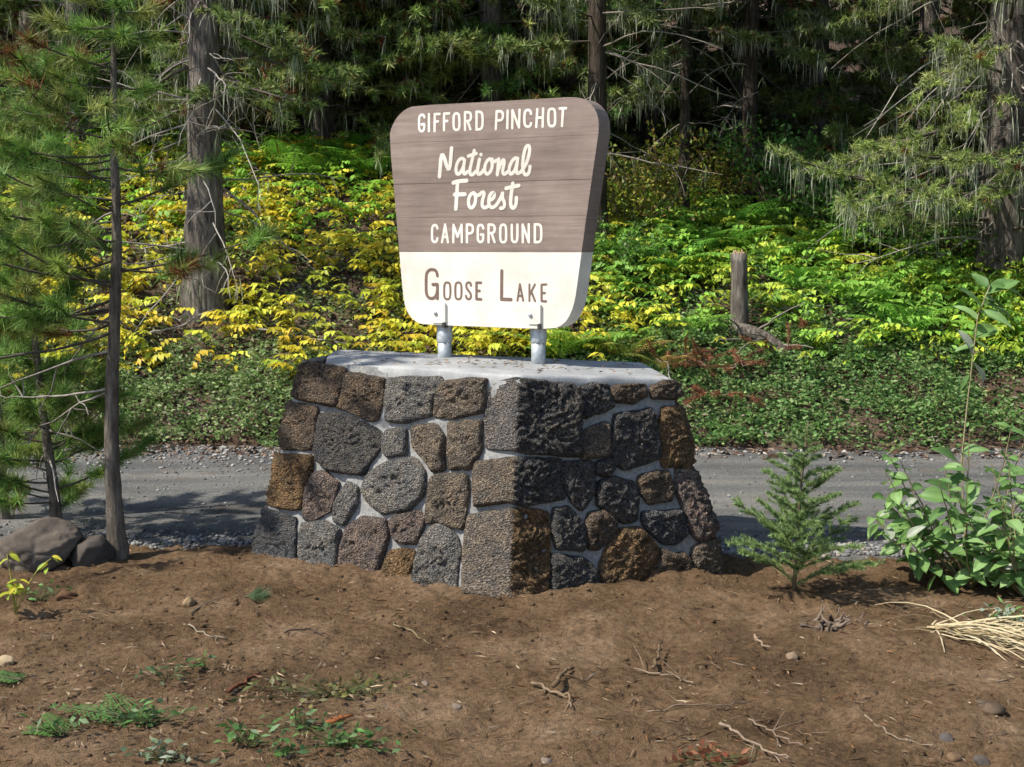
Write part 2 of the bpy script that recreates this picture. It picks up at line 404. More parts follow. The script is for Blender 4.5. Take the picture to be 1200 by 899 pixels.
for k in range(len(lvl) - 1):
    a = k * nr + np.arange(nr); b_ = k * nr + (np.arange(nr) + 1) % nr; TT += [np.stack([a, b_, b_ + nr], -1), np.stack([a, b_ + nr, a + nr], -1)]
a = (len(lvl) - 1) * nr + np.arange(nr); b_ = (len(lvl) - 1) * nr + (np.arange(nr) + 1) % nr; TT.append(np.stack([a, b_, a * 0 + len(VV) - 1], -1))
mb.add(VV, np.concatenate(TT)); mb.build('concrete_top', M['concrete'], ped, smooth=True)

DK, GR, BR, RU, PK, BL, TN = (.095, .092, .090), (.190, .185, .178), (.145, .112, .084), (.185, .122, .066), (.18, .145, .13), (.10, .103, .11), (.18, .152, .122)
def build_stone(poly_uv, col, col2=None, rough=1.0, proud=.03, seed=0, split=0.0, rough2=None):
    P = np.array(poly_uv, float)
    seg = np.linalg.norm(np.roll(P, -1, 0) - P, axis=1); cum = np.concatenate([[0], np.cumsum(seg)]); tot = cum[-1]
    na = int(min(110, max(40, tot / .013))); tt = (np.arange(na) + .5) / na * tot
    Q = np.concatenate([P, P[:1]]); pu = np.interp(tt, cum, Q[:, 0]); pv = np.interp(tt, cum, Q[:, 1])
    for _ in range(max(1, na // 60)):                                   # rounded corners
        pu = (np.roll(pu, 1) + 2 * pu + np.roll(pu, -1)) / 4; pv = (np.roll(pv, 1) + 2 * pv + np.roll(pv, -1)) / 4
    jn = .009 * noise(np.stack([pu, pv], -1), .045, seed, 2); cu, cv = pu.mean(), pv.mean()
    rr = np.hypot(pu - cu, pv - cv); jn = jn + .0055; pu = cu + (pu - cu) * (1 + jn / rr); pv = cv + (pv - cv) * (1 + jn / rr)
    rm = float(rr.mean()); nr_ = int(max(6, rm / .012))
    ts = np.concatenate([[1.0, 1.0], 1 - (np.linspace(0, 1, nr_ + 1)[1:]) ** 1.0 * .96])
    if len(ts) > 3: ts = np.concatenate([[1.0, 1.0, 1 - .006 / rm, 1 - .014 / rm], np.linspace(1 - .03 / rm, .04, nr_)])
    Us, Vs, Ws, Rf = [], [], [], []
    for k, t in enumerate(ts):
        Us.append(cu + (pu - cu) * t); Vs.append(cv + (pv - cv) * t)
        d = (1 - t) * rm; wo = -.035 if k == 0 else proud * (1 - math.exp(-(d + .003) / .0075)) * (1 + .10 * (1 - t)); Ws.append(np.full(na, wo)); Rf.append(np.full(na, 0 if k == 0 else min(1, .25 + d / .02)))
    Us.append([cu]); Vs.append([cv]); Ws.append([Ws[-1][0]]); Rf.append([1.0])
    Us, Vs, Ws, Rf = map(np.concatenate, (Us, Vs, Ws, Rf))
    base = Psurf(Us, Vs, 0.0)
    side = Us < split
    rg = np.where(side, rough, rough if rough2 is None else rough2)
    ds = .014 * noise(base, .07, seed + 1, 2) - .014 * np.maximum(0, noise(base, .022, seed + 2, 1)) ** 1.3 + .012 * noise(base, .012, seed + 3)
    pr_ = np.random.default_rng(seed + 77); tilt = .010 * noise(base, .22, seed + 5) + (pr_.normal() * (Us - cu) + pr_.normal() * (Vs - cv)) * .07
    W = Ws + Rf * (ds * rg + tilt)
    V = Psurf(Us, Vs, W)
    nk = len(ts); i = (np.arange(nk - 1)[:, None] * na + np.arange(na)[None]); j = (np.arange(nk - 1)[:, None] * na + (np.arange(na) + 1)[None] % na)
    T = np.concatenate([np.stack([i, j, j + na], -1).reshape(-1, 3), np.stack([i, j + na, i + na], -1).reshape(-1, 3)])
    l = (nk - 1) * na; a = l + np.arange(na); b_ = l + (np.arange(na) + 1) % na
    T = np.concatenate([T, np.stack([a, b_, a * 0 + nk * na], -1)])
    c = np.tile(np.array(col), (len(V), 1))
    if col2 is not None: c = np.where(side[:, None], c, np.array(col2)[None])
    c = c * (1 + .22 * noise(base, .07, seed + 9, 2))[:, None]
    # check orientation
    p0, p1, p2 = V[T[len(T) // 2]]; nn = np.cross(p1 - p0, p2 - p0)
    mid = Psurf(np.array([cu]), np.array([cv]), 1.0)[0] - Psurf(np.array([cu]), np.array([cv]), 0.0)[0]
    if nn @ mid < 0: T = T[:, ::-1]
    m_ = MB(); m_.add(V, T, c); m_.build('stone', M['stone'], ped, smooth=True)
def c2(p): return (280 + p[0] / 2.81, 400 + p[1] / 2.81)
def c3(p): return (530 + p[0] / 2.809, 400 + p[1] / 2.809)
LEFT = [
 (BR, [(188,85),(225,66),(345,86),(350,125),(320,215),(255,205),(180,175)]), (BR, [(355,100),(475,120),(470,190),(455,255),(430,262),(320,218),(340,150)]),
 (GR, [(485,120),(660,115),(665,130),(635,190),(630,240),(545,268),(478,262),(475,180)]), (TN, [(665,130),(760,120),(815,122),(805,180),(800,230),(690,255),(635,245),(640,180)]),
 (BR, [(165,195),(250,215),(255,240),(245,330),(230,355),(140,355),(135,300),(150,230)]), (DK, [(260,240),(330,235),(440,280),(465,300),(465,340),(400,440),(290,425),(250,390),(250,310)]),
 (GR, [(480,290),(545,285),(548,370),(480,380),(465,360),(470,310)]), (TN, [(560,280),(640,268),(670,310),(672,420),(630,428),(600,380),(565,350)]),
 (TN, [(685,265),(795,258),(795,350),(755,420),(685,422),(682,300)]), (GR, [(480,395),(570,378),(610,430),(605,500),(560,555),(470,568),(420,530),(395,490),(415,435)]),
 (TN, [(625,450),(660,435),(745,440),(750,500),(730,620),(680,605),(655,590),(612,600),(610,540)]), (RU, [(122,375),(235,375),(235,420),(195,555),(130,550),(75,520),(90,440),(110,410)]),
 (PK, [(245,430),(270,425),(325,465),(300,555),(235,590),(205,580),(205,530),(225,470)]), (GR, [(350,460),(385,475),(385,530),(340,608),(305,590),(310,530)]),
 (BL, [(78,545),(180,580),(180,745),(120,745),(30,725),(45,620)]), (GR, [(200,600),(270,590),(325,620),(320,660),(310,770),(200,750),(190,690)]),
 (PK, [(395,575),(480,585),(485,650),(445,780),(318,775),(330,670),(350,615)]), (PK, [(500,575),(590,555),(605,590),(575,670),(510,660),(490,600)]),
 (RU, [(495,685),(570,685),(565,740),(545,800),(465,790),(470,735)]), (GR, [(655,600),(710,640),(725,690),(705,820),(565,810),(575,740),(600,650),(625,610)]),
]
RIGHT = [
 (DK, [(410,148),(460,138),(520,140),(528,175),(540,215),(440,255),(432,220),(425,170)]), (BR, [(530,145),(640,138),(650,180),(600,205),(545,200),(525,165)]),
 (BR, [(660,145),(700,130),(752,140),(758,165),(740,190),(665,190),(655,165)]), (TN, [(430,300),(500,262),(520,270),(522,375),(430,390),(425,350)]),
 (DK, [(540,240),(630,225),(660,215),(680,280),(690,380),(650,400),(570,425),(530,385),(530,290)]), (RU, [(700,215),(780,215),(812,280),(828,350),(815,405),(700,415),(690,380),(680,270)]),
 (DK, [(480,400),(520,385),(548,410),(520,445),(480,440),(470,420)]), (DK, [(370,395),(460,395),(475,440),(470,500),(430,560),(395,530),(375,480)]),
 (DK, [(490,460),(540,445),(600,460),(620,510),(610,590),(565,600),(520,560),(480,540),(480,490)]), (BR, [(620,440),(715,425),(735,480),(730,525),(650,535),(625,500),(615,460)]),
 (PK, [(740,420),(825,415),(860,470),(880,540),(885,610),(820,660),(795,640),(770,570),(740,490)]), (DK, [(335,550),(390,540),(410,570),(445,610),(440,690),(345,685),(330,620)]),
 (BR, [(455,565),(495,555),(545,575),(545,640),(480,690),(452,685),(445,610)]), (BL, [(632,560),(755,555),(785,630),(740,670),(700,670),(645,625),(628,590)]),
 (RU, [(560,615),(620,612),(685,680),(665,810),(500,820),(490,740),(505,690)]), (DK, [(330,700),(430,712),(470,740),(495,810),(430,840),(330,850),(328,740)]),
 (BR, [(690,680),(735,700),(770,695),(810,805),(720,815),(672,800),(675,730)]), (TN, [(795,680),(840,655),(905,660),(905,715),(890,800),(820,810),(795,720)]),
]
def wrap(uv):
    return [(u - .10 if u < U0[1] + .035 else u + .10 if u > U0[3] - .035 else u, v) for u, v in uv]
for k, (c, pl) in enumerate(LEFT): build_stone(wrap([px_to_uv(*c2(p), 1) for p in pl]), c, seed=100 + 13 * k, proud=.026)
for k, (c, pl) in enumerate(RIGHT): build_stone(wrap([px_to_uv(*c3(p), 2) for p in pl]), c, seed=500 + 13 * k, proud=.034, rough=1.1)
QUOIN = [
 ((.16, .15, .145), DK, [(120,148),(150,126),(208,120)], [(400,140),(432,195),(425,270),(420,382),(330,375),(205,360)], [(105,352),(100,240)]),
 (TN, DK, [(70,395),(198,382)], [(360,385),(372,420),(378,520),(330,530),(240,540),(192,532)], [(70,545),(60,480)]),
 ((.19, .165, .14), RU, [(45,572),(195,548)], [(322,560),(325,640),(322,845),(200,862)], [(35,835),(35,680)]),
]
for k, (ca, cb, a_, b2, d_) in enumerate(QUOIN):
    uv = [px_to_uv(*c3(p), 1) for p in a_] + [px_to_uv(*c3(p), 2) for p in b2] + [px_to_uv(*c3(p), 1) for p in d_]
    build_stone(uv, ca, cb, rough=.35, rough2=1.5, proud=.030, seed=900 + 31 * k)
# the ends and the back, out of sight of the photograph's camera: rough courses
rg = random.Random(5)
def courses(u0, u1):
    v = .0
    while v < HP - .1:
        h = rg.uniform(.17, .26); h = min(h, HP - v); u = u0
        while u < u1 - .08:
            wd = rg.uniform(.16, .34); wd = wd if u + wd < u1 - .1 else u1 - u
            g = .012; j = lambda: rg.uniform(-.012, .012)
            build_stone([(u + g + j(), v + g + j()), (u + wd / 2, v + g + j()), (u + wd - g + j(), v + g + j()), (u + wd - g, v + h / 2), (u + wd - g + j(), v + h - g + j()), (u + wd / 2, v + h - g + j()), (u + g + j(), v + h - g + j()), (u + g, v + h / 2)],
                        rg.choice([DK, GR, BR, RU, TN, PK]), seed=rg.randrange(9999), proud=.028)
            u += wd
        v += h
courses(U0[0] + .02, U0[1] - .15); courses(U0[3] + .16, U0[4] - .02); courses(U0[4] + .02, U0[4] + Wd[4] - .02)

# ------------------------------------------------------------------ campground sign
ANG = R(27); sx = np.array([math.cos(ANG), -math.sin(ANG), 0]); sn = np.array([-math.sin(ANG), -math.cos(ANG), 0]); sz = np.array([0, 0, 1.0])
SO = np.array([-.105, 6.30, .95]); TH = .135; SF = SO + sn * TH / 2
def sp(px, py, w=0.0):
    d = ray(px, py); o = np.array([0, 0, HC]); t = ((SF + sn * w - o) @ sn) / (d @ sn); q = o + d * t - SF
    return (float(q @ sx), float(q @ sz))
def s3(u, v, w): return SF + sx * u + sz * v + sn * w
sign = thing('campground_sign', 'brown and cream wooden forest campground sign on two short steel posts', 'sign', SO)
def to_local(p): return np.asarray(p) - SO
outline_px = [(456,160),(459,148),(466,136),(475,128),(485,124),(560,120),(640,115.5),(672,113.5),(685,116),(695,124),(701,136),(702,150),(701,160),
              (690,235),(677,330),(674,352),(669,368),(661,380),(648,386),(600,384.5),(500,380.5),(490,379),(481,372),(475,361),(472,345),(464,250)]
def round_off(P):
    Q = []
    for i in range(len(P)):
        a, b = np.array(P[i], float), np.array(P[(i + 1) % len(P)], float)
        Q += [tuple(a * .75 + b * .25), tuple(a * .25 + b * .75)]
    return Q
OUT = [sp(*p) for p in round_off(outline_px)]
def clip(poly, v0, keep_above):
    r = []
    for i in range(len(poly)):
        a, b = poly[i], poly[(i + 1) % len(poly)]; ia, ib = (a[1] >= v0) == keep_above, (b[1] >= v0) == keep_above
        if ia: r.append(a)
        if ia != ib:
            t = (v0 - a[1]) / (b[1] - a[1]); r.append((a[0] + t * (b[0] - a[0]), v0))
    return r
cuts = [sp(580, 163)[1], sp(580, 213)[1], sp(580, 254)[1], sp(580, 295.5)[1]]
lo = [9] + cuts; hi = cuts + [-9]
for k in range(5):
    pl = clip(clip(OUT, lo[k] - (.0002 if k else 0), False), hi[k] + (.0002 if k < 4 else 0), True)
    bm = bmesh.new(); dw = [0, .0003, -.0003, .0002, 0, 0][k]
    f = bm.faces.new([bm.verts.new(to_local(s3(u, v, dw))) for u, v in pl]); bm.normal_update()
    if f.normal @ Vector(sn) < 0: f.normal_flip()
    r = bmesh.ops.extrude_face_region(bm, geom=[f]); vs_ = [g for g in r['geom'] if isinstance(g, bmesh.types.BMVert)]
    # the first face becomes the back
    bmesh.ops.translate(bm, verts=vs_, vec=Vector(-sn * TH)); bmesh.ops.recalc_face_normals(bm, faces=bm.faces)
    big = [e for e in bm.edges if abs((e.verts[0].co - e.verts[1].co).normalized() @ Vector(sn)) < .5]
    bmesh.ops.bevel(bm, geom=big, offset=.0010, segments=2, affect='EDGES', clamp_overlap=True)
    bm_obj('plank', bm, M['brown_paint'] if k < 4 else M['cream_paint'], sign)
# lettering: round-ended routed strokes
def ribbon(mb, pts, wd, off):
    """flat round-ended strokes along pts (u,v), split at sharp turns; each later stroke lies a hair higher"""
    P = [np.array(p, float) for p in pts]; r = wd / 2
    if len(P) == 1: P = [P[0] - [1e-4, 0], P[0] + [1e-4, 0]]
    runs = [[P[0]]]
    for i in range(1, len(P)):
        runs[-1].append(P[i])
        if i < len(P) - 1:
            d0, d1 = P[i] - P[i - 1], P[i + 1] - P[i]
            if d0 @ d1 < .72 * np.linalg.norm(d0) * np.linalg.norm(d1): runs.append([P[i]])
    for k, q in enumerate(runs):
        q = np.array(q); L = np.concatenate([[0], np.cumsum(np.linalg.norm(np.diff(q, axis=0), axis=1))]); t = unit(np.gradient(q, axis=0)); nn_ = np.stack([-t[:, 1], t[:, 0]], -1)
        z = off + .0004 * k + .003 * L
        A_, B_ = q + nn_ * r, q - nn_ * r; m = len(q)
        V = [to_local(s3(A_[i][0], A_[i][1], z[i])) for i in range(m)] + [to_local(s3(B_[i][0], B_[i][1], z[i])) for i in range(m)]
        T = []
        for i in range(m - 1): T += [(i, i + m, i + m + 1), (i, i + m + 1, i + 1)]
        for e, sg in ((0, -1), (m - 1, 1)):
            th = math.atan2(t[e][1], t[e][0]) + (0 if sg > 0 else math.pi); c0 = len(V)
            V.append(to_local(s3(q[e][0], q[e][1], z[e])))
            for j in range(9):
                an = th - math.pi / 2 + math.pi * j / 8; V.append(to_local(s3(q[e][0] + r * math.cos(an), q[e][1] + r * math.sin(an), z[e])))
            T += [(c0, c0 + 1 + j, c0 + 2 + j) for j in range(8)]
        mb.add(np.array(V), np.array(T))
def smooth_line(P, it=2):
    P = [np.array(p, float) for p in P]
    for _ in range(it):
        if len(P) < 3: break
        Q = [P[0]]
        for a, b in zip(P[:-1], P[1:]): Q += [a * .75 + b * .25, a * .25 + b * .75]
        Q.append(P[-1]); P = Q
    return P
cA = lambda p: (475 + p[0] / 5.714, 105 + p[1] / 5.714)
cB = lambda p: (495 + p[0] / 8.0, 160 + p[1] / 8.0)
cC = lambda p: (485 + p[0] / 5.994, 250 + p[1] / 5.994)
def oval(cx, cy, rx, ry):
    p = []
    for a in range(0, 361, 20):
        c, s = math.cos(R(a)), math.sin(R(a)); e = .62
        p.append((cx + rx * math.copysign(abs(c) ** e, c), cy + ry * math.copysign(abs(s) ** e, s)))
    return p
PXM = 6.15 / FPX      # metres per photo pixel at the sign
def letter(strokes, conv, wpx, m, curved):
    mb = MB()
    for i, st in enumerate(strokes):
        sm = curved(i) if callable(curved) else curved
        pts = smooth_line(st, 2) if sm else st
        ribbon(mb, [sp(*conv(p)) for p in pts], wpx * PXM * 1.12, .0006 + .0005 * i)
    mb.build('letter', m, sign)
M['cream_letter'] = mat('cream_letter', _paint((.74, .70, .62), (.80, .76, .68), 0.0)); M['brown_letter'] = mat('brown_letter', _paint((.17, .115, .09), (.21, .145, .12), 0.0))
CP, BP = M['cream_letter'], M['brown_letter']
W1 = 2.7
for st, cv in [
  ([[(128,185),(124,172),(110,168),(97,176),(92,195),(92,255),(97,274),(110,281),(124,273),(128,252),(127,232)], [(127,232),(109,234)]], 1), ([[(158,165),(158,278)]], 0),
  ([[(196,278),(197,165),(230,164)], [(197,215),(219,213)]], 0), ([[(259,272),(260,162),(294,160)], [(260,212),(282,210)]], 0), ([oval(343, 215, 20, 55)], 0),
  ([[(400,270),(400,153)], [(400,153),(428,152),(440,163),(440,198),(428,211),(402,212)], [(418,212),(437,266)]], 1),
  ([[(477,150),(477,268)], [(477,150),(506,149),(518,166),(518,248),(506,266),(477,268)]], 1),
  ([[(612,146),(606,264)], [(612,146),(642,145),(654,158),(654,192),(642,206),(610,207)]], 1), ([[(685,142),(683,258)]], 0), ([[(716,258),(718,140),(762,254),(766,136)]], 0),
  ([[(842,162),(838,143),(822,135),(805,142),(798,162),(797,222),(804,243),(820,250),(837,244),(842,226)]], 1), ([[(884,132),(877,250)], [(923,128),(920,248)], [(881,190),(920,187)]], 0),
  ([oval(981, 187, 23, 58)], 0), ([[(1034,127),(1076,125)], [(1056,127),(1050,244)]], 0)]:
    letter(st, cA, W1, CP, bool(cv))
for st, wd in [
  ([[(160,375),(182,113),(255,365),(276,110)]], 4.3),
  ([[(396,222),(375,202),(342,218),(318,270),(314,330),(332,358),(360,338),(385,285),(398,212),(382,325),(394,358),(425,330)]], 3.7),
  ([[(486,132),(462,240),(442,325),(452,360),(475,358),(500,328)], [(432,184),(506,160)]], 3.7), ([[(535,215),(516,310),(520,355),(548,350),(578,310)], [(550,170)]], 3.9),
  ([[(655,215),(622,210),(590,255),(582,315),(600,357),(632,342),(656,290),(654,235),(640,212),(668,242),(695,225)]], 3.7),
  ([[(716,212),(703,358)], [(705,335),(738,245),(764,212),(770,250),(750,330),(768,360),(802,330)]], 3.7),
  ([[(894,208),(868,200),(834,238),(812,300),(816,348),(842,352),(876,305),(896,205),(880,310),(890,352),(922,335)]], 3.7),
  ([[(922,335),(972,265),(1003,165),(1008,100),(990,80),(964,108),(945,200),(940,300),(955,355),(985,362),(1005,330),(1010,282)]], 3.7),
  ([[(290,435),(330,420),(415,414)], [(331,430),(315,678)], [(304,545),(400,542)]], 4.3),
  ([[(482,528),(450,542),(430,600),(438,662),(468,672),(496,630),(502,560),(482,528),(515,560),(540,540)]], 3.8),
  ([[(540,545),(556,522),(586,524),(560,610),(562,658),(590,672),(622,648)]], 3.8), ([[(626,602),(666,582),(680,540),(660,522),(634,545),(620,602),(630,655),(660,670),(692,645)]], 3.8),
  ([[(692,645),(735,580),(756,518),(748,575),(776,628),(762,670),(735,674)]], 3.8), ([[(848,440),(826,590),(830,662),(858,675),(880,635),(882,575)], [(785,486),(904,460)]], 4.0)]:
    letter(st, cB, wd, CP, True)
for st, cv in [
  ([[(166,106),(161,88),(146,82),(133,90),(128,108),(128,178),(133,196),(147,203),(161,196),(166,176)]], 1), ([[(198,203),(220,80),(240,203)], [(206,166),(234,166)]], 0), ([[(277,203),(279,82),(308,165),(336,82),(338,203)]], 0),
  ([[(373,203),(373,80)], [(373,80),(403,80),(415,92),(415,128),(403,141),(373,142)]], 1), ([[(488,106),(482,86),(467,81),(453,88),(449,108),(449,178),(454,196),(468,203),(483,196),(488,176),(488,150)], [(488,150),(471,150)]], 1),
  ([[(525,203),(525,80)], [(525,80),(555,80),(568,92),(568,126),(556,139),(525,140)], [(547,140),(568,203)]], 1), ([oval(628, 142, 21, 62)], 0),
  ([[(688,82),(688,180),(695,198),(708,203),(721,198),(728,180),(728,80)]], 1), ([[(765,203),(765,80),(808,203),(808,78)]], 0), ([[(850,78),(850,203)], [(850,203),(882,202),(896,184),(896,96),(882,78),(850,78)]], 1)]:
    letter(st, cC, 2.7, CP, bool(cv))
for st, wd, cv in [
  ([[(166,440),(160,408),(140,395),(114,396),(94,412),(86,440),(86,550),(94,582),(114,599),(140,597),(160,575),(166,540)], [(166,600),(166,500),(134,500)]], 3.5, lambda i: i == 0), ([oval(235, 545, 22, 59)], 2.6, 0), ([oval(313, 545, 22, 59)], 2.6, 0),
  ([[(402,508),(398,490),(385,485),(371,492),(367,512),(374,532),(396,558),(403,580),(398,598),(384,605),(371,598),(366,580)]], 2.6, 1), ([[(472,488),(440,488),(440,602),(473,604)], [(440,545),(462,545)]], 2.9, 0),
  ([[(618,405),(616,604),(682,606)]], 3.8, 0), ([[(728,614),(745,498),(768,614)], [(733,580),(763,580)]], 2.3, 0), ([[(812,500),(812,616)], [(850,500),(814,572)], [(826,552),(851,616)]], 2.3, 0), ([[(930,500),(897,502),(897,616),(928,618)], [(897,560),(920,560)]], 2.5, 0)]:
    letter(st, cC, wd, BP, cv if callable(cv) else bool(cv))
def box_uvw(bm, u0, u1, v0, v1, w0, w1):
    vs_ = [bm.verts.new(to_local(s3(u, v, w_))) for w_ in (w0, w1) for v in (v0, v1) for u in (u0, u1)]
    for q in ((0, 1, 3, 2), (4, 6, 7, 5), (0, 4, 5, 1), (2, 3, 7, 6), (0, 2, 6, 4), (1, 5, 7, 3)): bm.faces.new([vs_[i] for i in q])
    bmesh.ops.recalc_face_normals(bm, faces=bm.faces)
# brackets and posts
for (xa, xb, xc, xd, yt, yb, bx_, by_) in ((133, 203, 205, 231, 626, 772, 158, 703), (808, 874, 876, 902, 640, 782, 822, 716)):
    u0, v1 = sp(*cC((xa, yt))); u1, v0 = sp(*cC((xb, yb))); u2, _ = sp(*cC((xc, yt))); u3, _ = sp(*cC((xd, yt)))
    bm = bmesh.new(); box_uvw(bm, u0, u2 + .002, v0, v1, -.005, .006); bmesh.ops.bevel(bm, geom=bm.edges[:], offset=.0015, segments=1, affect='EDGES')
    pb = bm_obj('bracket_plate', bm, M['cream_paint'], sign)
    bm = bmesh.new(); box_uvw(bm, u2 + .003, u3 - .003, v0 + .004, v1, -.005, .013); bmesh.ops.bevel(bm, geom=bm.edges[:], offset=.002, segments=1, affect='EDGES')
    bm_obj('bracket_flange', bm, M['cream_paint'], sign)
    bm = bmesh.new(); box_uvw(bm, u2 + .004, u3 - .004, v0 - .022, v0 + .003, -.02, .022); bm_obj('bracket_foot', bm, M['black_gap'], sign)
    u, v = sp(*cC((bx_, by_))); mb = MB(); c = to_local(s3(u, v, 0)); tube(mb, [c + sn * .002, c + sn * .011, c + sn * .014], [.011, .011, .007], 6); mb.build('bolt', M['steel'], pb)
def lathe_post(px, ybase, Yd):
    t = at(px, 384, Yd); b = t.copy(); b[2] = .90
    mb = MB(); top = t[2] + .05
    tube(mb, [b, [b[0], b[1], t[2] - .06]], [.035, .035], 24); o = mb.build('post', M['steel'], sign, smooth=False); o.location = -Vector(SO)
    mb = MB(); z0 = t[2] - .062
    tube(mb, [[b[0], b[1], z0 - .012], [b[0], b[1], z0 - .006], [b[0], b[1], z0 + .004], [b[0], b[1], top]], [.0365, .0395, .040, .040], 24)
    o = mb.build('post_collar', M['steel'], sign); o.location = -Vector(SO)
lathe_post(521, 425, float((SO + sx * -.245)[1])); lathe_post(631, 432, float((SO + sx * .255)[1]))

rg2 = np.random.default_rng(6); n = 150; a = rg2.uniform(0, 6.28, n); k_ = rg2.integers(0, nr, n); fr_ = rg2.uniform(.05, .97, n)[:, None]; P = cen + (ring[k_] - cen) * fr_; P[:, 2] += .040
mb = MB(); D = np.stack([np.cos(a), np.sin(a), 0 * a], -1); leaves(mb, P, D, perp(D, rg2), rg2.uniform(.015, .06, n), rg2.uniform(.0025, .007, n), pick(rg2, [(.25, .14, .07), (.16, .10, .06), (.33, .26, .15)], n), simple=True)
tag(mb.build('fallen_needles', M['wood']), 'sparse brown needles fallen on the concrete top of the pedestal', 'debris', kind='stuff')
# ------------------------------------------------------------------ conifers
def bpath(rng, p0, d, L, n=7, curve=0.0, wob=.12):
    """a limb: starts at p0 along d, bends up (curve > 0) or down"""
    P = [np.array(p0, float)]; d = np.array(d, float); st = L / (n - 1)
    for i in range(n - 1):
        d = d + np.array([0, 0, curve / (n - 1)]) + rng.normal(size=3) * wob / (n - 1) ** .5; d = d / np.linalg.norm(d); P.append(P[-1] + d * st)
    return np.array(P)
def strands(mb, P, L, W, C, rng):
    """hanging lichen: a tapering wisp in two pieces under each point"""
    n = len(P); a = rng.uniform(0, 6.28, n); S = np.stack([np.cos(a), np.sin(a), 0 * a], -1) * (W / 2)[:, None]
    off = rng.normal(size=(n, 3)) * .02; off[:, 2] = 0; dn = np.stack([0 * L, 0 * L, -L], -1)
    m = P + dn * .45 + off; e = P + dn + off * 1.6
    V = np.stack([P - S * .6, P + S * .6, m - S, m + S, e], 1).reshape(-1, 3); i = np.arange(n)[:, None] * 5
    T = np.concatenate([i + np.array([q]) for q in ([0, 1, 3], [0, 3, 2], [2, 3, 4])]); mb.add(V, T, np.repeat(C, 5, 0))
GREENS = [(.19, .28, .07), (.23, .31, .08), (.15, .23, .065), (.29, .33, .10)]
LICH = [(.42, .45, .32), (.34, .38, .26), (.52, .54, .41), (.28, .32, .20)]
DEADW = (.36, .33, .30)
def conifer(seed, H, r0, z0, z1, nb, Lmax, tuftn=9, nn=22, nl=.075, nw=.005, pal=GREENS, brown=.05, lich=0.0, dead=10, dead_z=(.5, 3.), curve=.25, el=(-.15, .25), path=None, az=None, bark='bark', profile=None, dead_len=(.4, 1.3), lich_len=(.08, .35), sub=True, fwd=.75, knock=None, bcol=(.10, .085, .07), deadc=DEADW):
    rng = np.random.default_rng(seed); out = {}
    tr, br, ne, li = MB(), MB(), MB(), MB()
    if path is None:
        zz = np.linspace(-.3, H, 14); path = np.stack([.05 * noise(np.stack([zz, zz * 0], -1), 2.0, seed), .05 * noise(np.stack([zz, zz * 0 + 5], -1), 2.0, seed + 1), zz], -1)
    path = np.array(path, float); zt = path[:, 2]
    def tp(z): return np.array([np.interp(z, zt, path[:, 0]), np.interp(z, zt, path[:, 1]), z])
    rad = r0 * np.clip(1 - .92 * (zt / H), .05, 1.2) ** .8; rad = rad * (1 + .35 * np.exp(-np.maximum(zt, 0) / (r0 * 2.2)))
    zf = np.linspace(zt[0], zt[-1], 70); path_f = np.stack([np.interp(zf, zt, path[:, 0]), np.interp(zf, zt, path[:, 1]), zf], -1); tube(tr, path_f, np.interp(zf, zt, rad), 20)
    vv = tr.V[0]; ax = np.stack([np.interp(vv[:, 2], zt, path[:, 0]), np.interp(vv[:, 2], zt, path[:, 1]), vv[:, 2]], -1); tr.V[0] = ax + (vv - ax) * (1 + .16 * noise(vv * np.array([1, 1, .25]), r0 * .45, seed, 2))[:, None]
    TP, TD = [], []; LP = []
    for b in range(nb):
        f = (b + rng.uniform(0, 1)) / nb; z = z0 + (z1 - z0) * f
        L = Lmax * (profile(f) if profile else (.35 + .65 * math.sin(math.pi * min(1, .25 + f * .75))) * (1 - .55 * f)) * rng.uniform(.65, 1.1)
        a = az(rng, f) if az else rng.uniform(0, 2 * math.pi); e = rng.uniform(*el)
        d = np.array([math.cos(a) * math.cos(e), math.sin(a) * math.cos(e), math.sin(e)])
        P = bpath(rng, tp(z), d, L, 8, curve, .16)
        if knock is not None and knock(P): continue
        r_ = max(.004, r0 * .11 * L / Lmax + .003)
        tube(br, P, np.linspace(r_, .003, 8), 4, bcol, cap=False); LP.append(P[1:])
        k = max(3, int(tuftn * L / Lmax))
        for q in range(k):
            s = rng.uniform(.28, 1) if q else 1.0; i = min(6, int(s * 7)); fr = s * 7 - i; p = P[i] * (1 - fr) + P[i + 1] * fr; t = P[i + 1] - P[i]; t = t / np.linalg.norm(t)
            if q and sub:
                sd = unit(np.cross(t, [0, 0, 1.0])) * rng.choice([-1, 1]); d2 = unit(t * .7 + sd * rng.uniform(.4, 1) + np.array([0, 0, rng.uniform(-.35, .25)]))
                l2 = rng.uniform(.12, .34) * L * (1.15 - s); Q = bpath(rng, p, d2, l2, 4, curve * .5, .2); tube(br, Q, np.linspace(r_ * .45, .002, 4), 3, bcol, cap=False)
                LP.append(Q); TP.append(Q[-1]); TD.append(unit(Q[-1] - Q[-2]))
                if l2 > .12: TP.append(Q[2]); TD.append(unit(Q[-1] - Q[-2]))
            else: TP.append(p); TD.append(t)
    if TP:
        TP = np.array(TP); TD = np.array(TD); n = len(TP)
        tc = pick(rng, pal, n, .22); isb = rng.random(n) < brown; tc[isb] = np.array([.26, .105, .04]) * rng.uniform(.5, 1.1, (isb.sum(), 1))
        pos = np.repeat(TP, nn, 0); dr = np.repeat(TD, nn, 0)
        back = rng.uniform(0, 1, (n * nn, 1)); pos = pos - dr * back * nl * 1.3
        D = unit(dr * fwd + rng.normal(size=(n * nn, 3)) * .62)
        needles(ne, pos, D, nl * rng.uniform(.7, 1.15, n * nn), nw, np.repeat(tc, nn, 0) * rng.uniform(.75, 1.25, (n * nn, 1)), rng)
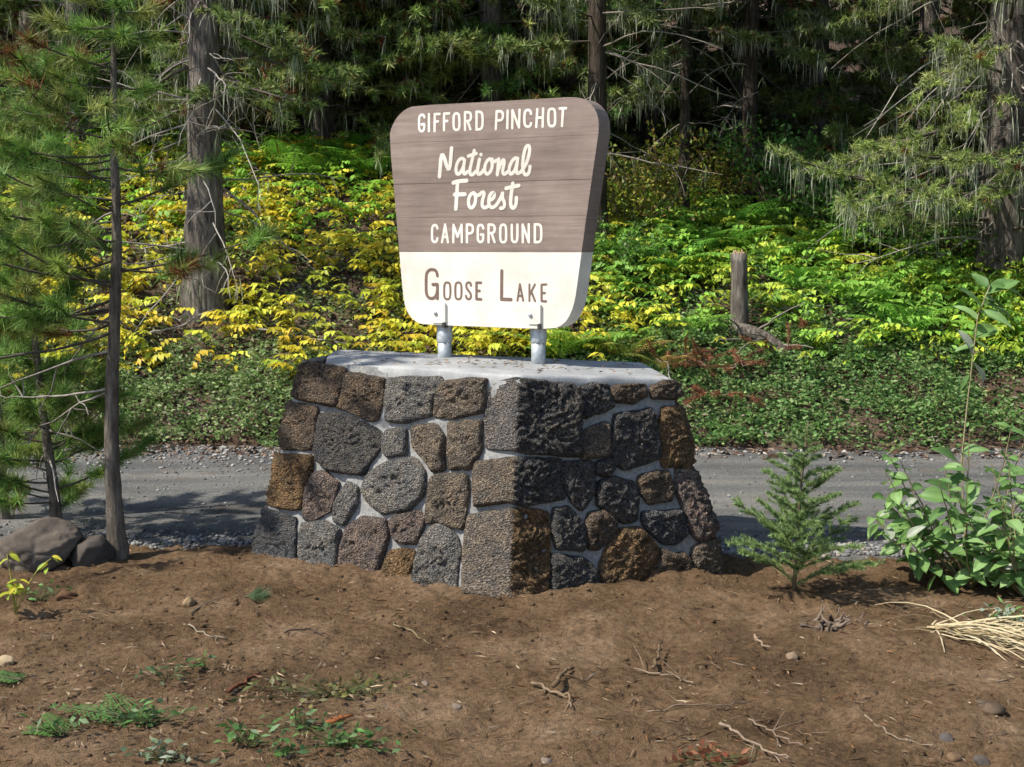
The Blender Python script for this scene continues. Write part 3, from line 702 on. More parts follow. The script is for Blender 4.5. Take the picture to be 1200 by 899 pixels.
    for b in range(dead):
        z = rng.uniform(*dead_z); a = az(rng, .3) if az else rng.uniform(0, 2 * math.pi); L = rng.uniform(*dead_len); e = rng.uniform(-.5, .25)
        P = bpath(rng, tp(z), (math.cos(a) * math.cos(e), math.sin(a) * math.cos(e), math.sin(e)), L, 8, -.35, .3)
        g = rng.uniform(.6, 1.15); tube(br, P, np.linspace(.010, .002, 8) * (.5 + .4 * L), 4, np.array(deadc) * g, cap=False); LP.append(P[1:])
        for q in range(rng.integers(2, 5)):
            i = rng.integers(2, 7); Q = bpath(rng, P[i], unit(P[i] - P[i - 1] + rng.normal(size=3) * .7), L * rng.uniform(.15, .4), 5, -.3, .35)
            tube(br, Q, np.linspace(.005, .0015, 5), 3, np.array(deadc) * g, cap=False)
    if lich > 0 and LP:
        pts = np.concatenate(LP); pts = pts[rng.integers(0, len(pts), int(len(pts) * lich))] + rng.normal(size=(int(len(pts) * lich), 3)) * .02
        base_n = len(pts); grp = rng.uniform(0, 1, base_n); Ln = (lich_len[0] + (lich_len[1] - lich_len[0]) * grp ** 2.2)
        rep = 4; pts = np.repeat(pts, rep, 0) + rng.normal(size=(base_n * rep, 3)) * .018; Ln = np.repeat(Ln, rep) * rng.uniform(.5, 1.1, base_n * rep)
        strands(li, pts, Ln, rng.uniform(.003, .010, base_n * rep), np.repeat(pick(rng, LICH, base_n, .15), rep, 0), rng)
    out['trunk'] = tr.mesh('trunk', M[bark], True); out['branches'] = br.mesh('branches', M['wood'])
    if ne.n: out['crown'] = ne.mesh('crown', M['needle'])
    if li.n: out['lichen'] = li.mesh('lichen', M['lichen'])
    return out
def place(parts, name, label, loc, rz=0, group=None, sc=1.0, cat='tree'):
    t = thing(name, label, cat, loc, rz, group); t.scale = (sc, sc, sc)
    for k, me in parts.items(): link(k, me, t)
    return t

# young pine in the left foreground
b0 = soilpt(137, 652)
tpx = [(139, 660), (135, 610), (131, 540), (131, 460), (134, 380), (137, 300), (136, 240), (134, 180), (133, 100), (133, 0)]
path = np.array([at(x, y, b0[1]) - b0 for x, y in tpx]); path = np.concatenate([path, [[path[-1][0] + .01, 0, 2.80]]])
PINE = [(.17, .31, .06), (.21, .36, .07), (.13, .25, .055), (.28, .38, .08), (.32, .36, .10)]
parts = conifer(7, 2.76, .040, 1.05, 2.66, 52, .95, tuftn=10, nn=100, nl=.095, nw=.0042, pal=PINE, brown=.05, dead=7, dead_z=(.7, 2.2), curve=.5, el=(-.3, .2), path=path, bark='bark_young', profile=lambda f: (1.0 - .75 * f), dead_len=(.3, .75),
                az=lambda r, f: r.choice([r.uniform(2.2, 4.2), r.uniform(0, 6.28), r.uniform(2.0, 4.0)]))
place(parts, 'young_pine', 'slim young pine with a bare dark trunk and long green needles in the left foreground', b0)
# small bushy pine beside it
b1 = onz(66, 628, 0.0)
parts = conifer(19, 1.75, .030, .12, 1.7, 52, .62, tuftn=11, nn=120, nl=.09, nw=.0042, pal=PINE, brown=.07, dead=5, dead_z=(.1, .8), curve=.45, el=(-.2, .35), bark='bark_young', profile=lambda f: (1.0 - .8 * f), dead_len=(.2, .4),
                path=[(0, 0, -.1), (0, 0, .2), (-.03, 0, .5), (-.07, .02, .9), (-.1, .02, 1.3), (-.12, .02, 1.75)])
place(parts, 'small_pine', 'small bushy pine growing behind the rocks at the left edge', b1)
b2 = onz(8, 600, 0.0)
parts = conifer(23, 2.3, .035, .25, 2.25, 52, .7, tuftn=11, nn=120, nl=.09, nw=.0042, pal=PINE, brown=.05, dead=4, dead_z=(.1, .8), curve=.45, el=(-.2, .35), bark='bark_young', profile=lambda f: (1.0 - .75 * f), dead_len=(.2, .4))
place(parts, 'small_pine', 'bushy pine cut by the left edge of the picture behind the slim pine', b2)
# grey trunk on the bank at left
p = hit(241, 362)
parts = conifer(31, 10.0, .165, 1.75, 4.6, 40, 1.3, tuftn=16, nn=30, nl=.085, nw=.010, brown=.08, lich=.2, dead=54, dead_z=(.3, 3.4), curve=.1, el=(-.5, .1), dead_len=(.5, 1.5), profile=lambda f: 1 - .4 * f,
                path=[(-.03, 0, -.4), (0, 0, 0), (.02, 0, 1), (.03, 0, 2), (.05, 0, 4), (.05, 0, 13)])
place(parts, 'old_pine', 'thick grey pine trunk with pale dead twigs on the bank at left', p - np.array([0, 0, .05]))
# lichen-hung pine at right
p = at(1172, 330, 12.2); p[2] = float(gz(p[0], p[1]))
parts = conifer(43, 12.0, .20, .5, 11.5, 145, 2.35, tuftn=26, nn=38, nl=.072, nw=.009, pal=[(.27, .36, .09), (.33, .42, .11), (.21, .30, .08), (.40, .44, .15)], brown=.03, lich=.34, fwd=.45, dead=40, dead_z=(.4, 3.6), curve=.22, el=(-.45, .05), dead_len=(.6, 2.1), profile=lambda f: (1 - .55 * f), lich_len=(.06, .42),
                az=lambda r, f: r.choice([r.uniform(2.6, 4.4), r.uniform(0, 6.28), r.uniform(3.7, 5.6)]))
place(parts, 'lichen_hung_pine', 'big pine at right hung with pale lichen and grey dead branches', p - np.array([0, 0, .05]))
# trunks right of the sign
def std(seed, **kw):
    a = dict(H=13.0, r0=.12, z0=1.2, z1=12.5, nb=85, Lmax=1.7, tuftn=26, nn=28, nl=.10, nw=.018, brown=.05, lich=.15, dead=18, deadc=(.28, .25, .22), dead_z=(.6, 4), curve=.05, el=(-.5, .05), dead_len=(.5, 1.5), profile=lambda f: (1 - .5 * f)); a.update(kw); return conifer(seed, **a)
for seed, px, py, Yk, r0, z0, lab in ((51, 697, 296, None, .10, 1.9, 'dark pine trunk half hidden behind the right edge of the sign'),
                                  (53, 801, 274, None, .055, 1.5, 'thin dark conifer with lichen curtains right of the sign'),
                                  (57, 876, 264, None, .085, 1.9, 'tall straight dark trunk above the broken snag')):
    q = hit(px, py)
    place(std(seed, r0=r0, z0=z0, bark='bark_dark', lich=.3, Lmax=1.15 if seed == 53 else 1.35, nb=70, pal=[(.17, .23, .07), (.22, .27, .09), (.14, .19, .065)]), 'forest_conifer', lab, q - np.array([0, 0, .05]))
# the wall of conifers behind the bank
V4 = [std(61, z0=.5, nb=150, Lmax=2.0, lich=.15, brown=.10), std(62, z0=.4, nb=150, Lmax=1.8, lich=.18, brown=.14), std(63, z0=.6, nb=140, Lmax=2.2, lich=.18, brown=.06), std(64, z0=.3, nb=160, Lmax=1.8, lich=.1, brown=.04, pal=[(.12, .24, .06), (.16, .30, .075)])]
front = [(330, 15.2, 0, 'dense brown-flecked conifer just right of the grey trunk'), (425, 15.8, 1, 'dense lichened conifer above the left shoulder of the sign'), (520, 16.6, 2, 'shaded conifer directly above the sign'), (625, 15.8, 0, 'lichen-hung conifer above the right half of the sign'),
         (150, 15.6, 3, 'green conifer behind the slim young pine'), (40, 14.8, 2, 'dark conifer in the upper left corner'), (760, 17.4, 1, 'shaded conifer behind the thin lichened trunk'), (1085, 16.2, 2, 'shaded conifer behind the big pine at right'),
         (278, 14.6, 1, 'bushy conifer crowding the right side of the grey trunk'), (378, 14.8, 2, 'full-skirted conifer over the ferns left of the sign'), (475, 15.2, 0, 'full conifer just above the sign top left'), (575, 14.9, 1, 'full conifer rising behind the middle of the sign'), (665, 15.3, 3, 'green conifer above the right shoulder of the sign'), (1200, 14.4, 0, 'conifer in the upper right corner'), (95, 14.2, 1, 'olive conifer between the slim pine and the grey trunk')]
for k, (px, Yk, v, lab) in enumerate(front):
    q = at(px, 200, Yk); q[2] = float(gz(q[0], q[1])) - .05
    place(V4[v], 'forest_conifer', lab, q, 1.3 * k, sc=1.0 + .05 * (k % 3))
rng = np.random.default_rng(77); spots = []
for Yk in (18.2, 20.4, 23.4):
    x = -.42 * Yk - 7  # rows run past the left edge; unseen trees added to block the sun
    while x < .42 * Yk + 2:
        xx, yy = x + rng.uniform(-.7, .7), Yk + rng.uniform(-.9, .9); x += 1.9 + (Yk - 18) * .05
        spots.append((xx, yy))
for k, (xx, yy, lab) in enumerate(((5.6, 5.2, 'added unseen conifer beside the camera just beyond the right edge'), (6.6, 8.2, 'added unseen conifer by the near side of the road beyond the right edge'), (7.2, 11.6, 'added unseen conifer across the road beyond the right edge'), (8.6, 6.6, 'added unseen conifer farther out beyond the right edge'), (6.4, 14.2, 'added unseen conifer on the bank beyond the right edge'))):  # unseen conifers added to block sky light from the right
    place(V4[k % 4], 'forest_conifer', lab, (xx, yy, float(gz(xx, yy)) - .15), k * 1.1)
for k, (xx, yy) in enumerate(spots):
    pxx = proj((xx, yy, 2.0))[0]; row = 'front' if yy < 19.3 else 'middle' if yy < 22 else 'back'
    where = 'added beyond the left edge' if pxx < 0 else 'behind the slim young pine' if pxx < 200 else 'behind the grey trunk' if pxx < 450 else 'above the sign' if pxx < 700 else 'behind the thin dark trunks' if pxx < 890 else 'in the dark gap' if pxx < 1050 else 'behind the lichen-hung pine'
    place(V4[k % 4], 'forest_conifer', 'dim conifer in the %s row of the shaded forest %s' % (row, where), (xx, yy, float(gz(xx, yy)) - .1), rng.uniform(0, 6.28), 'conifers deep in the forest', rng.uniform(.9, 1.25))

# ------------------------------------------------------------------ bank plants
rng = np.random.default_rng(3)
def bank_pts(n, xr, tr_, rng, dens=None):
    X = rng.uniform(*xr, n); Y = bank_start(X) + rng.uniform(*tr_, n)
    if dens is not None:
        k = rng.random(n) < dens(X, Y, Y - bank_start(X)); X, Y = X[k], Y[k]
    return X, Y, gz(X, Y)
# litter of twigs and fallen leaves
mb = MB(); X, Y, Z = bank_pts(24000, (-6, 6.5), (-.35, 5.5), rng); n = len(X)
D = unit(np.stack([rng.normal(size=n), rng.normal(size=n), rng.normal(size=n) * .35], -1))
leaves(mb, np.stack([X, Y, np.maximum(Z, road_z(X, Y)) + .008 + rng.uniform(0, .03, n) * (Y > bank_start(X))], -1), D, perp(D, rng), rng.uniform(.03, .12, n), rng.uniform(.006, .045, n), pick(rng, [(.13, .08, .055), (.17, .12, .09), (.10, .055, .035), (.22, .17, .13), (.30, .26, .21), (.08, .05, .035)], n), simple=True)
tag(mb.build('leaf_litter', M['wood']), 'brown litter of dead leaves and twigs covering the bank', 'leaf litter', kind='stuff')
# low mat of small-leaved shrubs along the foot of the bank
def dmat(X, Y, t):
    edge = .95 + .6 * sstep(.3, 1.5, X) + .45 * n2(X, Y, .7, 61)
    return np.clip(1.25 - sstep(edge - .4, edge + .5, t), .10, 1) * np.clip(.9 + 1.3 * n2(X, Y, .3, 62), .12, 1) * sstep(-.14, .06, t + .12 * n2(X, Y, .16, 66))
mb = MB(); X, Y, Z = bank_pts(190000, (-5.5, 6), (-.16, 3.0), rng, dmat); n = len(X)
hgt = np.clip(.11 + .10 * n2(X, Y, .6, 67) + .15 * n2(X, Y, .22, 63) + .05 * n2(X, Y, .07, 65), .015, .3) * rng.uniform(.1, 1, n) ** .5
D = unit(np.stack([rng.normal(size=n), rng.normal(size=n) - .35, rng.uniform(-.3, .8, n)], -1))
xm = sstep(-.6, 1.2, X)[:, None]
ca = pick(rng, [(.20, .31, .09), (.27, .38, .13), (.32, .36, .18), (.15, .23, .08)], n); cb = pick(rng, [(.12, .25, .065), (.17, .32, .09), (.09, .19, .06), (.26, .37, .13), (.21, .29, .10)], n)
leaves(mb, np.stack([X, Y, np.maximum(Z, -.015) + hgt], -1), D, perp(D, rng), rng.uniform(.028, .055, n), rng.uniform(.016, .028, n), ca * (1 - xm) + cb * xm, simple=True)
tag(mb.build('low_shrub_mat', M['leaf']), 'low mat of small dark green leaves along the foot of the bank', 'ground cover', kind='stuff')
# yellow and lime arching stems with drooping leaves
def dyel(X, Y, t):
    e0 = .62 + .45 * sstep(.3, 1.5, X)
    return sstep(e0 - .15, e0 + .4, t + .35 * n2(X, Y, .5, 71)) * np.clip(.50 + 2.1 * n2(X, Y, .42, 72, 2), .0, 1)
KEEP = [(hit(867, 394), .2), (hit(241, 362), .26)]
def herb(n0, xr, tr_, dens, colf, name, label, Lr=(.055, .105), hr=(.08, .28)):
    mb = MB(); X, Y, Z = bank_pts(n0, xr, tr_, rng, dens); n = len(X)
    for i in range(n):
        if any(abs(X[i] - q[0]) < w_ and q[1] - .75 < Y[i] < q[1] + .05 for q, w_ in KEEP): continue
        az0 = rng.normal(-1.57, 1.3); h = rng.uniform(*hr); L = rng.uniform(.16, .36); k = rng.integers(9, 16)
        s = np.linspace(.12, 1, k); hx, hy = math.cos(az0), math.sin(az0)
        P = np.stack([X[i] + hx * L * s, Y[i] + hy * L * s, Z[i] + h * np.sin(np.minimum(1.6, s * 2.6))], -1)
        sgn = np.where(np.arange(k) % 2, 1, -1)[:, None]
        side = np.array([-hy, hx, 0])[None] * sgn
        D = side * .8 + np.array([hx, hy, 0])[None] * .55 + np.array([0, 0, -.30])[None] + rng.normal(size=(k, 3)) * .16
        S = np.array([hx, hy, .15])[None] + rng.normal(size=(k, 3)) * .2
        c = colf(X[i], Y[i], rng) * rng.uniform(.8, 1.15, (k, 1))
        leaves(mb, P, D, S, rng.uniform(*Lr, k), rng.uniform(.028, .052, k), c, .10, .22)
        if i % 2 == 0: tube(mb, np.array([[X[i], Y[i], Z[i] - .01], P[k // 2], P[-1]]), [.003, .0025, .001], 3, (.16, .14, .05), cap=False)
    return tag(mb.build(name, M['leaf']), label, 'ground cover', kind='stuff')
def ycol(x, y, r):
    g = float(sstep(-.5, 2.6, x + .5 * (y - 12) + 1.1 * n2(np.array(x), np.array(y), .8, 75))) * .72 + .14 + r.uniform(-.32, .32)
    a = np.array([(.86, .76, .08), (.84, .68, .06), (.74, .76, .08), (.80, .56, .06)][r.integers(0, 4)]); b = np.array([(.38, .62, .08), (.52, .70, .08), (.46, .60, .09)][r.integers(0, 3)])
    g = min(1, max(0, g)); return a * (1 - g) + b * g
herb(7400, (-5.5, 6.2), (.55, 5.3), dyel, ycol, 'yellow_leafed_herbs', 'drifts of arching herbs with yellow and lime leaves on the sunny bank')
def glob(X, Y, t): return np.clip(.55 + 1.2 * n2(X, Y, .6, 81), 0, 1) * sstep(.8, 1.8, t) * sstep(-.6, .8, X)
herb(3600, (-.6, 6.5), (.8, 4.8), glob, lambda x, y, r: np.array([(.26, .52, .08), (.34, .60, .09), (.22, .42, .07)][r.integers(0, 3)]), 'green_leafed_herbs', 'bright green leafy herbs on the bank right of the sign', (.06, .105), (.10, .34))
def gup(X, Y, t): return sstep(2.2, 3.2, t) * sstep(-.6, -1.6, X) * .8
herb(1300, (-7, -.6), (2.0, 5.4), gup, lambda x, y, r: np.array([(.28, .58, .07), (.40, .68, .08), (.24, .46, .06)][r.integers(0, 3)]), 'green_leafed_herbs', 'green leafy herbs along the top of the bank left of the sign', (.06, .105), (.10, .34))

# ferns
def fern_mesh(seed, nf=7, L=.55, pal=((.17, .42, .06), (.22, .50, .07)), up=.95, flat=.0):
    r = np.random.default_rng(seed); mb = MB()
    for f in range(nf):
        a = 2 * math.pi * f / nf + r.uniform(-.3, .3); l = L * r.uniform(.75, 1.1); n = 17; s = np.linspace(0, 1, n)
        el = up * r.uniform(.8, 1.15); hx, hy = math.cos(a), math.sin(a)
        rad_ = l * (s * math.cos(el) * .9 + .35 * s ** 2); zz = l * (math.sin(el) * s * 1.15 - .5 * s ** 2.3)
        P = np.stack([hx * rad_, hy * rad_, np.maximum(zz, .02)], -1); tube(mb, P, np.linspace(.004, .001, n), 3, (.14, .18, .05), cap=False)
        T = unit(np.gradient(P, axis=0)); sd = np.array([-hy, hx, 0]); c = np.array(pal[r.integers(0, len(pal))]) * r.uniform(.85, 1.15)
        for sg in (-1, 1):
            for i in range(3, n - 1):
                pl = l * .36 * (math.sin(math.pi * min(1, (s[i] - .1) * .92 + .18)) ** .8) * (1 - .35 * s[i]); d = unit(sd * sg + T[i] * .45 + np.array([0, 0, -.12])); m = 6
                q = np.linspace(.1, 1, m)[:, None]; B = P[i] + d * pl * q; B[:, 2] -= (.12 * pl * q[:, 0] ** 2)
                w_ = pl * .26 * (1.05 - q[:, 0]) + .004
                e = unit(np.cross(d, np.cross(T[i], d)))
                for s2 in (-1, 1): leaves(mb, B, np.tile(d * .55 + e * s2, (m, 1)), np.tile(d, (m, 1)), w_, w_ * .42 + .004, np.tile(c, (m, 1)), simple=True)
    return mb.mesh('fronds', M['leaf'])
FM = [fern_mesh(1), fern_mesh(2, 6, .6), fern_mesh(3, 8, .5, ((.24, .48, .07), (.32, .54, .08))), fern_mesh(4, 6, .5, ((.52, .36, .12), (.38, .44, .10)))]
def fern(px, py, v, lab, sc=1.0, grp=None):
    q = hit(px, py); t = thing('fern', lab, 'fern', q - np.array([0, 0, .01]), rng.uniform(0, 6.28), grp); t.scale = (sc * 1.45,) * 3; link('fronds', FM[v], t)
G1 = 'ferns on the bank right of the sign'
for px, py, v, sc, lab in ((365, 215, 2, 1.0, 'green fern at the top of the bank left of the sign'), (432, 215, 0, 1.0, 'large fern against the upper left edge of the sign'), (330, 205, 1, .9, 'fern at the shaded top of the bank right of the grey trunk'), (395, 195, 0, 1.0, 'dark green fern highest on the bank left of the sign'),
                           (655, 425, 2, .9, 'feathery fern behind the right sign post'), (685, 420, 2, .8, 'fern behind the pedestal right of the posts'), (730, 425, 3, .7, 'yellowing fern behind the right end of the pedestal'), (780, 440, 3, .6, 'tan withered fern at the right end of the concrete top'),
                           (775, 330, 1, .95, 'fern low in front of the thin dark conifer'), (840, 305, 0, 1.0, 'fern directly left of the broken snag'), (745, 318, 0, .9, 'fern just right of the sign edge'), (905, 315, 2, .9, 'fern right of the broken snag'),
                           (935, 345, 1, .75, 'small fern between the broken snag and the big pine'), (1010, 365, 0, .8, 'fern on the bank below the big pine'), (1060, 400, 1, .8, 'fern behind the tall leafy shoot'), (800, 395, 2, .7, 'fern left of the fallen log'), (975, 300, 0, .9, 'fern in the shade left of the big pine trunk'), (860, 282, 0, 1.0, 'fern at the foot of the tall straight trunk')):
    fern(px, py, v, lab, sc)

# shaded bushes at the top of the bank
def bush_mesh(seed, n=1700, h=1.2, wd=.8, pal=((.09, .22, .045), (.13, .29, .05), (.07, .17, .04)), L=.06, gap=.35):
    r = np.random.default_rng(seed); lf, st = MB(), MB(); P, D = [], []
    for b in range(34):
        a = r.uniform(0, 6.28); sp_ = r.uniform(.1, 1) ** .6 * wd; hh = h * r.uniform(.45, 1.05) * (1 - .35 * (sp_ / wd) ** 2)
        Q = np.array([(math.cos(a) * sp_ * s * (.6 + .4 * s), math.sin(a) * sp_ * s * (.6 + .4 * s), hh * s ** .8) for s in np.linspace(0, 1, 7)]) + np.cumsum(r.normal(size=(7, 3)) * .02, 0)
        tube(st, Q, np.linspace(.007, .002, 7), 4, (.16, .12, .09), cap=False)
        k = n // 34; s = r.uniform(.25, 1, k) ** .7 * 6; i = np.minimum(5, s.astype(int)); f = (s - i)[:, None]
        P.append(Q[i] * (1 - f) + Q[i + 1] * f + r.normal(size=(k, 3)) * .055); D.append(unit(r.normal(size=(k, 3)) + np.array([0, 0, -.1])))
    P = np.concatenate(P); D = np.concatenate(D); n = len(P)
    leaves(lf, P, D, perp(D, r) * np.array([1, 1, .4]), r.uniform(.7, 1.2, n) * L, r.uniform(.4, .6, n) * L, pick(r, pal, n), .1, .15)
    return {'foliage': lf.mesh('foliage', M['leaf']), 'stems': st.mesh('stems', M['wood'])}
BMs = [bush_mesh(5), bush_mesh(6, pal=((.22, .26, .035), (.16, .24, .035), (.30, .28, .04), (.24, .15, .05))), bush_mesh(8, h=.95, wd=.9, pal=((.07, .17, .03), (.11, .23, .04)))]
for px, py, v, sc, lab in ((735, 285, 1, 1.0, 'yellow-green bush beside the right edge of the sign'), (780, 262, 1, 1.05, 'olive bush between the sign and the thin dark conifer'), (838, 258, 1, 1.0, 'yellowish bush between two dark trunks'), (905, 262, 0, 1.1, 'dark green bush right of the tall straight trunk'), (960, 268, 0, 1.0, 'shaded green bush in front of the dark forest gap'),
                           (1010, 285, 2, 1.0, 'green bush left of the big pine'), (1060, 300, 2, .9, 'low green bush under the big pine branches'), (1110, 320, 0, .9, 'dark bush at the foot of the big pine'), (720, 330, 2, .7, 'small green bush low beside the sign edge'),
                           (60, 175, 2, 1.1, 'pale green bush on the bank behind the slim pine'), (20, 225, 2, 1.0, 'green bush at the left edge high on the bank'), (180, 190, 2, .9, 'green bush left of the grey trunk'), (290, 182, 1, .8, 'yellowish bush right of the grey trunk at the bank top')):
    q = hit(px, py); place(BMs[v], 'bush', lab, q - np.array([0, 0, .03]), rng.uniform(0, 6.28), sc=sc, cat='bush')

# broken snag with its fallen log and red-needled branches
q = hit(867, 394)
sg = thing('broken_snag', 'short grey broken-off tree stub standing on the bank right of the sign', 'snag', q)
tp_ = at(866, 297, q[1]) - q; mb = MB(); zz = np.linspace(-.15, 1, 12)
P = np.stack([tp_[0] * zz + .006 * noise(np.stack([zz, zz * 0], -1), .2, 5), 0 * zz, tp_[2] * zz], -1); tube(mb, P, .072 * (1 + .12 * noise(np.stack([zz, zz * 0], -1), .13, 8)) * (1.1 - .12 * zz), 14); mb.build('trunk', M['bark'], sg, smooth=True)
mb = MB(); r_ = np.random.default_rng(8)
for k in range(9):
    a = k * .7; s = np.array([math.cos(a) * .045, math.sin(a) * .045, 0]); tube(mb, [tp_ + s - [0, 0, .03], tp_ + s * .9 + [0, 0, r_.uniform(.0, .035)]], [.02, .006], 4, (.42, .30, .18))
mb.build('splintered_top', M['wood'], sg)
a_, b_ = q + np.array([-.05, -.02, .06]), hit(925, 432) + np.array([0, 0, .1])
mb = MB(); tt = np.linspace(0, 1, 9)[:, None]; P = a_ * (1 - tt) + b_ * tt + np.concatenate([0 * tt, 0 * tt, .06 * np.sin(tt * 3.1)], 1); tube(mb, P, np.linspace(.065, .045, 9), 12)
lg = thing('fallen_log', 'short fallen log lying downhill from the broken snag', 'log', a_); o = mb.build('trunk', M['bark'], lg, smooth=True); o.location = -Vector(a_)
mb = MB(); r_ = np.random.default_rng(9)
for k in range(7):
    i = r_.integers(1, 8); Q = bpath(r_, P[i], unit(np.array([r_.normal(), -.6, r_.uniform(-.1, .8)])), r_.uniform(.3, .7), 7, -.2, .35); tube(mb, Q, np.linspace(.012, .003, 7), 5, (.26, .22, .19), cap=False)
o = mb.build('branches', M['wood'], lg); o.location = -Vector(a_)
for k, (px, py, n, sc, lab) in enumerate(((808, 438, 26, .30, 'fallen branch with dead rust-red needles at the right end of the pedestal'), (850, 445, 18, .24, 'rust-red dead needle branch below the fallen log'), (905, 425, 14, .2, 'rust-red dead needles at the lower end of the fallen log'), (835, 478, 14, .2, 'lowest rust-red dead twig beside the pedestal'), (945, 400, 9, .16, 'small rust-red dead twig right of the fallen log'))):
    q = hit(px, py); r_ = np.random.default_rng(300 + k); br, ne = MB(), MB()
    for b in range(n // 2):
        Q = bpath(r_, (r_.normal() * sc * .5, r_.normal() * sc * .3, .02), unit(np.array([r_.normal(), r_.normal() - .4, r_.uniform(0, .9)])), sc * r_.uniform(.6, 1.3), 6, -.4, .3); tube(br, Q, np.linspace(.006, .002, 6), 3, (.22, .15, .11), cap=False)
        m = 150; s = r_.uniform(.2, 1, m) * 5; i = np.minimum(4, s.astype(int)); f = (s - i)[:, None]; pp = Q[i] * (1 - f) + Q[i + 1] * f
        D = unit((Q[-1] - Q[0])[None] * 2 + r_.normal(size=(m, 3)) * .35); needles(ne, pp, D, .045, .005, pick(r_, [(.28, .11, .055), (.35, .16, .08), (.21, .08, .045)], m), r_)
    t = thing('dead_branch', lab, 'dead branch', q + np.array([0, -.10, .10])); t.scale = (1.0, 1.0, 1.0); ne.build('dead_needles', M['needle'], t); br.build('twigs', M['wood'], t)
# pale bare branches leaning on the bank by the grey trunk
for k, (a, b, r1, lab) in enumerate((((275, 205), (335, 345), .008, 'long pale bare branch slanting down the bank right of the grey trunk'), ((300, 235), (345, 350), .006, 'thinner pale bare branch beside the long slanting one'), ((175, 405), (250, 375), .012, 'grey bare branch lying at the foot of the grey trunk'), ((150, 390), (215, 335), .009, 'bleached crooked branch lying left of the grey trunk'),
                                 ((300, 405), (450, 415), .01, 'dark thin stick lying on the bank behind the pedestal'), ((900, 375), (1000, 372), .007, 'thin bare twig lying on the bank right of the snag'), ((790, 470), (760, 440), .006, 'curved bare twig by the right end of the pedestal'))):
    p0, p1 = hit(*a) + np.array([0, -.05, .14]), hit(*b) + np.array([0, -.05, .08]); r_ = np.random.default_rng(400 + k); tt = np.linspace(0, 1, 10)[:, None]
    P = p0 * (1 - tt) + p1 * tt + np.cumsum(r_.normal(size=(10, 3)) * .018, 0); mb = MB(); tube(mb, P, np.linspace(r1, r1 * .4, 10), 6, np.array(DEADW) * r_.uniform(.7, 1.1))
    for _ in range(4):
        i = r_.integers(1, 8); tube(mb, bpath(r_, P[i], unit(P[i + 1] - P[i] + r_.normal(size=3) * .6), r_.uniform(.1, .3), 5, -.1, .3), np.linspace(r1 * .5, .0015, 5), 4, np.array(DEADW) * .9)
    tag(mb.build('bare_branch', M['wood']), lab, 'branch')

# ------------------------------------------------------------------ gravel and clods
def pebbles(name, X, Y, Z, S, C, label, m, cat):
    rng_ = np.random.default_rng(9); n = len(X)
    ph = (1 + 5 ** .5) / 2
    I = unit(np.array([(-1, ph, 0), (1, ph, 0), (-1, -ph, 0), (1, -ph, 0), (0, -1, ph), (0, 1, ph), (0, -1, -ph), (0, 1, -ph), (ph, 0, -1), (ph, 0, 1), (-ph, 0, -1), (-ph, 0, 1)]))
    F = np.array([(0, 11, 5), (0, 5, 1), (0, 1, 7), (0, 7, 10), (0, 10, 11), (1, 5, 9), (5, 11, 4), (11, 10, 2), (10, 7, 6), (7, 1, 8), (3, 9, 4), (3, 4, 2), (3, 2, 6), (3, 6, 8), (3, 8, 9), (4, 9, 5), (2, 4, 11), (6, 2, 10), (8, 6, 7), (9, 8, 1)])
    a = rng_.uniform(0, 6.28, n); ca, sa = np.cos(a)[:, None], np.sin(a)[:, None]
    V = I[None] * rng_.uniform(.65, 1.25, (n, 12, 1)) * (S[:, None, None] * np.stack([rng_.uniform(.8, 1.4, n), rng_.uniform(.7, 1.1, n), rng_.uniform(.45, .8, n)], -1)[:, None])
    x = V[..., 0] * ca - V[..., 1] * sa; y = V[..., 0] * sa + V[..., 1] * ca; V = np.stack([x, y, V[..., 2]], -1) + np.stack([X, Y, Z], -1)[:, None]
    mb = MB(); mb.add(V.reshape(-1, 3), (F[None] + np.arange(n)[:, None, None] * 12).reshape(-1, 3), np.repeat(C, 12, 0)); o = mb.build(name, m); tag(o, label, cat, kind='stuff')
rng = np.random.default_rng(12)
n = 3800; X = rng.uniform(-3.6, 3.6, n); Y = soil_edge(X) + np.abs(rng.normal(0, .22, n)) - .02
pebbles('gravel', X, Y, np.maximum(soil_z(X, np.minimum(Y, 6.7)), road_z(X, Y)) + .004, rng.uniform(.006, .02, n), pick(rng, [(.20, .20, .20), (.28, .275, .26), (.14, .14, .145), (.24, .21, .18)], n), 'loose grey gravel along the near edge of the road', M['rock'], 'gravel')
n = 2600; X = np.where(rng.random(5200) < .88, rng.uniform(-5, .5, 5200), rng.uniform(.5, 5, 5200))[:n]; Y = bank_start(X) - .08 - np.abs(rng.normal(0, .28, n)) * np.where(X < 0, 1, .6)
pebbles('gravel', X, Y, road_z(X, Y) + .004, rng.uniform(.006, .02, n), pick(rng, [(.26, .25, .24), (.34, .32, .30), (.19, .17, .16), (.20, .14, .10)], n), 'loose pale gravel along the far edge of the road', M['rock'], 'gravel')
n = 1500; X = rng.uniform(-4, 4, n); Y = rng.uniform(6.6, 9.5, n)
pebbles('gravel', X, Y, road_z(X, Y) + .002, rng.uniform(.004, .013, n), pick(rng, [(.16, .16, .16), (.24, .24, .23), (.12, .12, .125)], n), 'scattered small stones on the road surface', M['rock'], 'gravel')
n = 4800; X = rng.uniform(-2.6, 2.6, n); Y = rng.uniform(3.4, 6.3, n)
pebbles('soil_crumbs', X, Y, soil_z(X, Y) + .001, (.002 + .013 * rng.random(n) ** 6), pick(rng, [(.125, .078, .042), (.10, .06, .033), (.16, .105, .06)], n), 'crumbs and clods of brown soil strewn over the bare ground', M['soil'], 'soil')
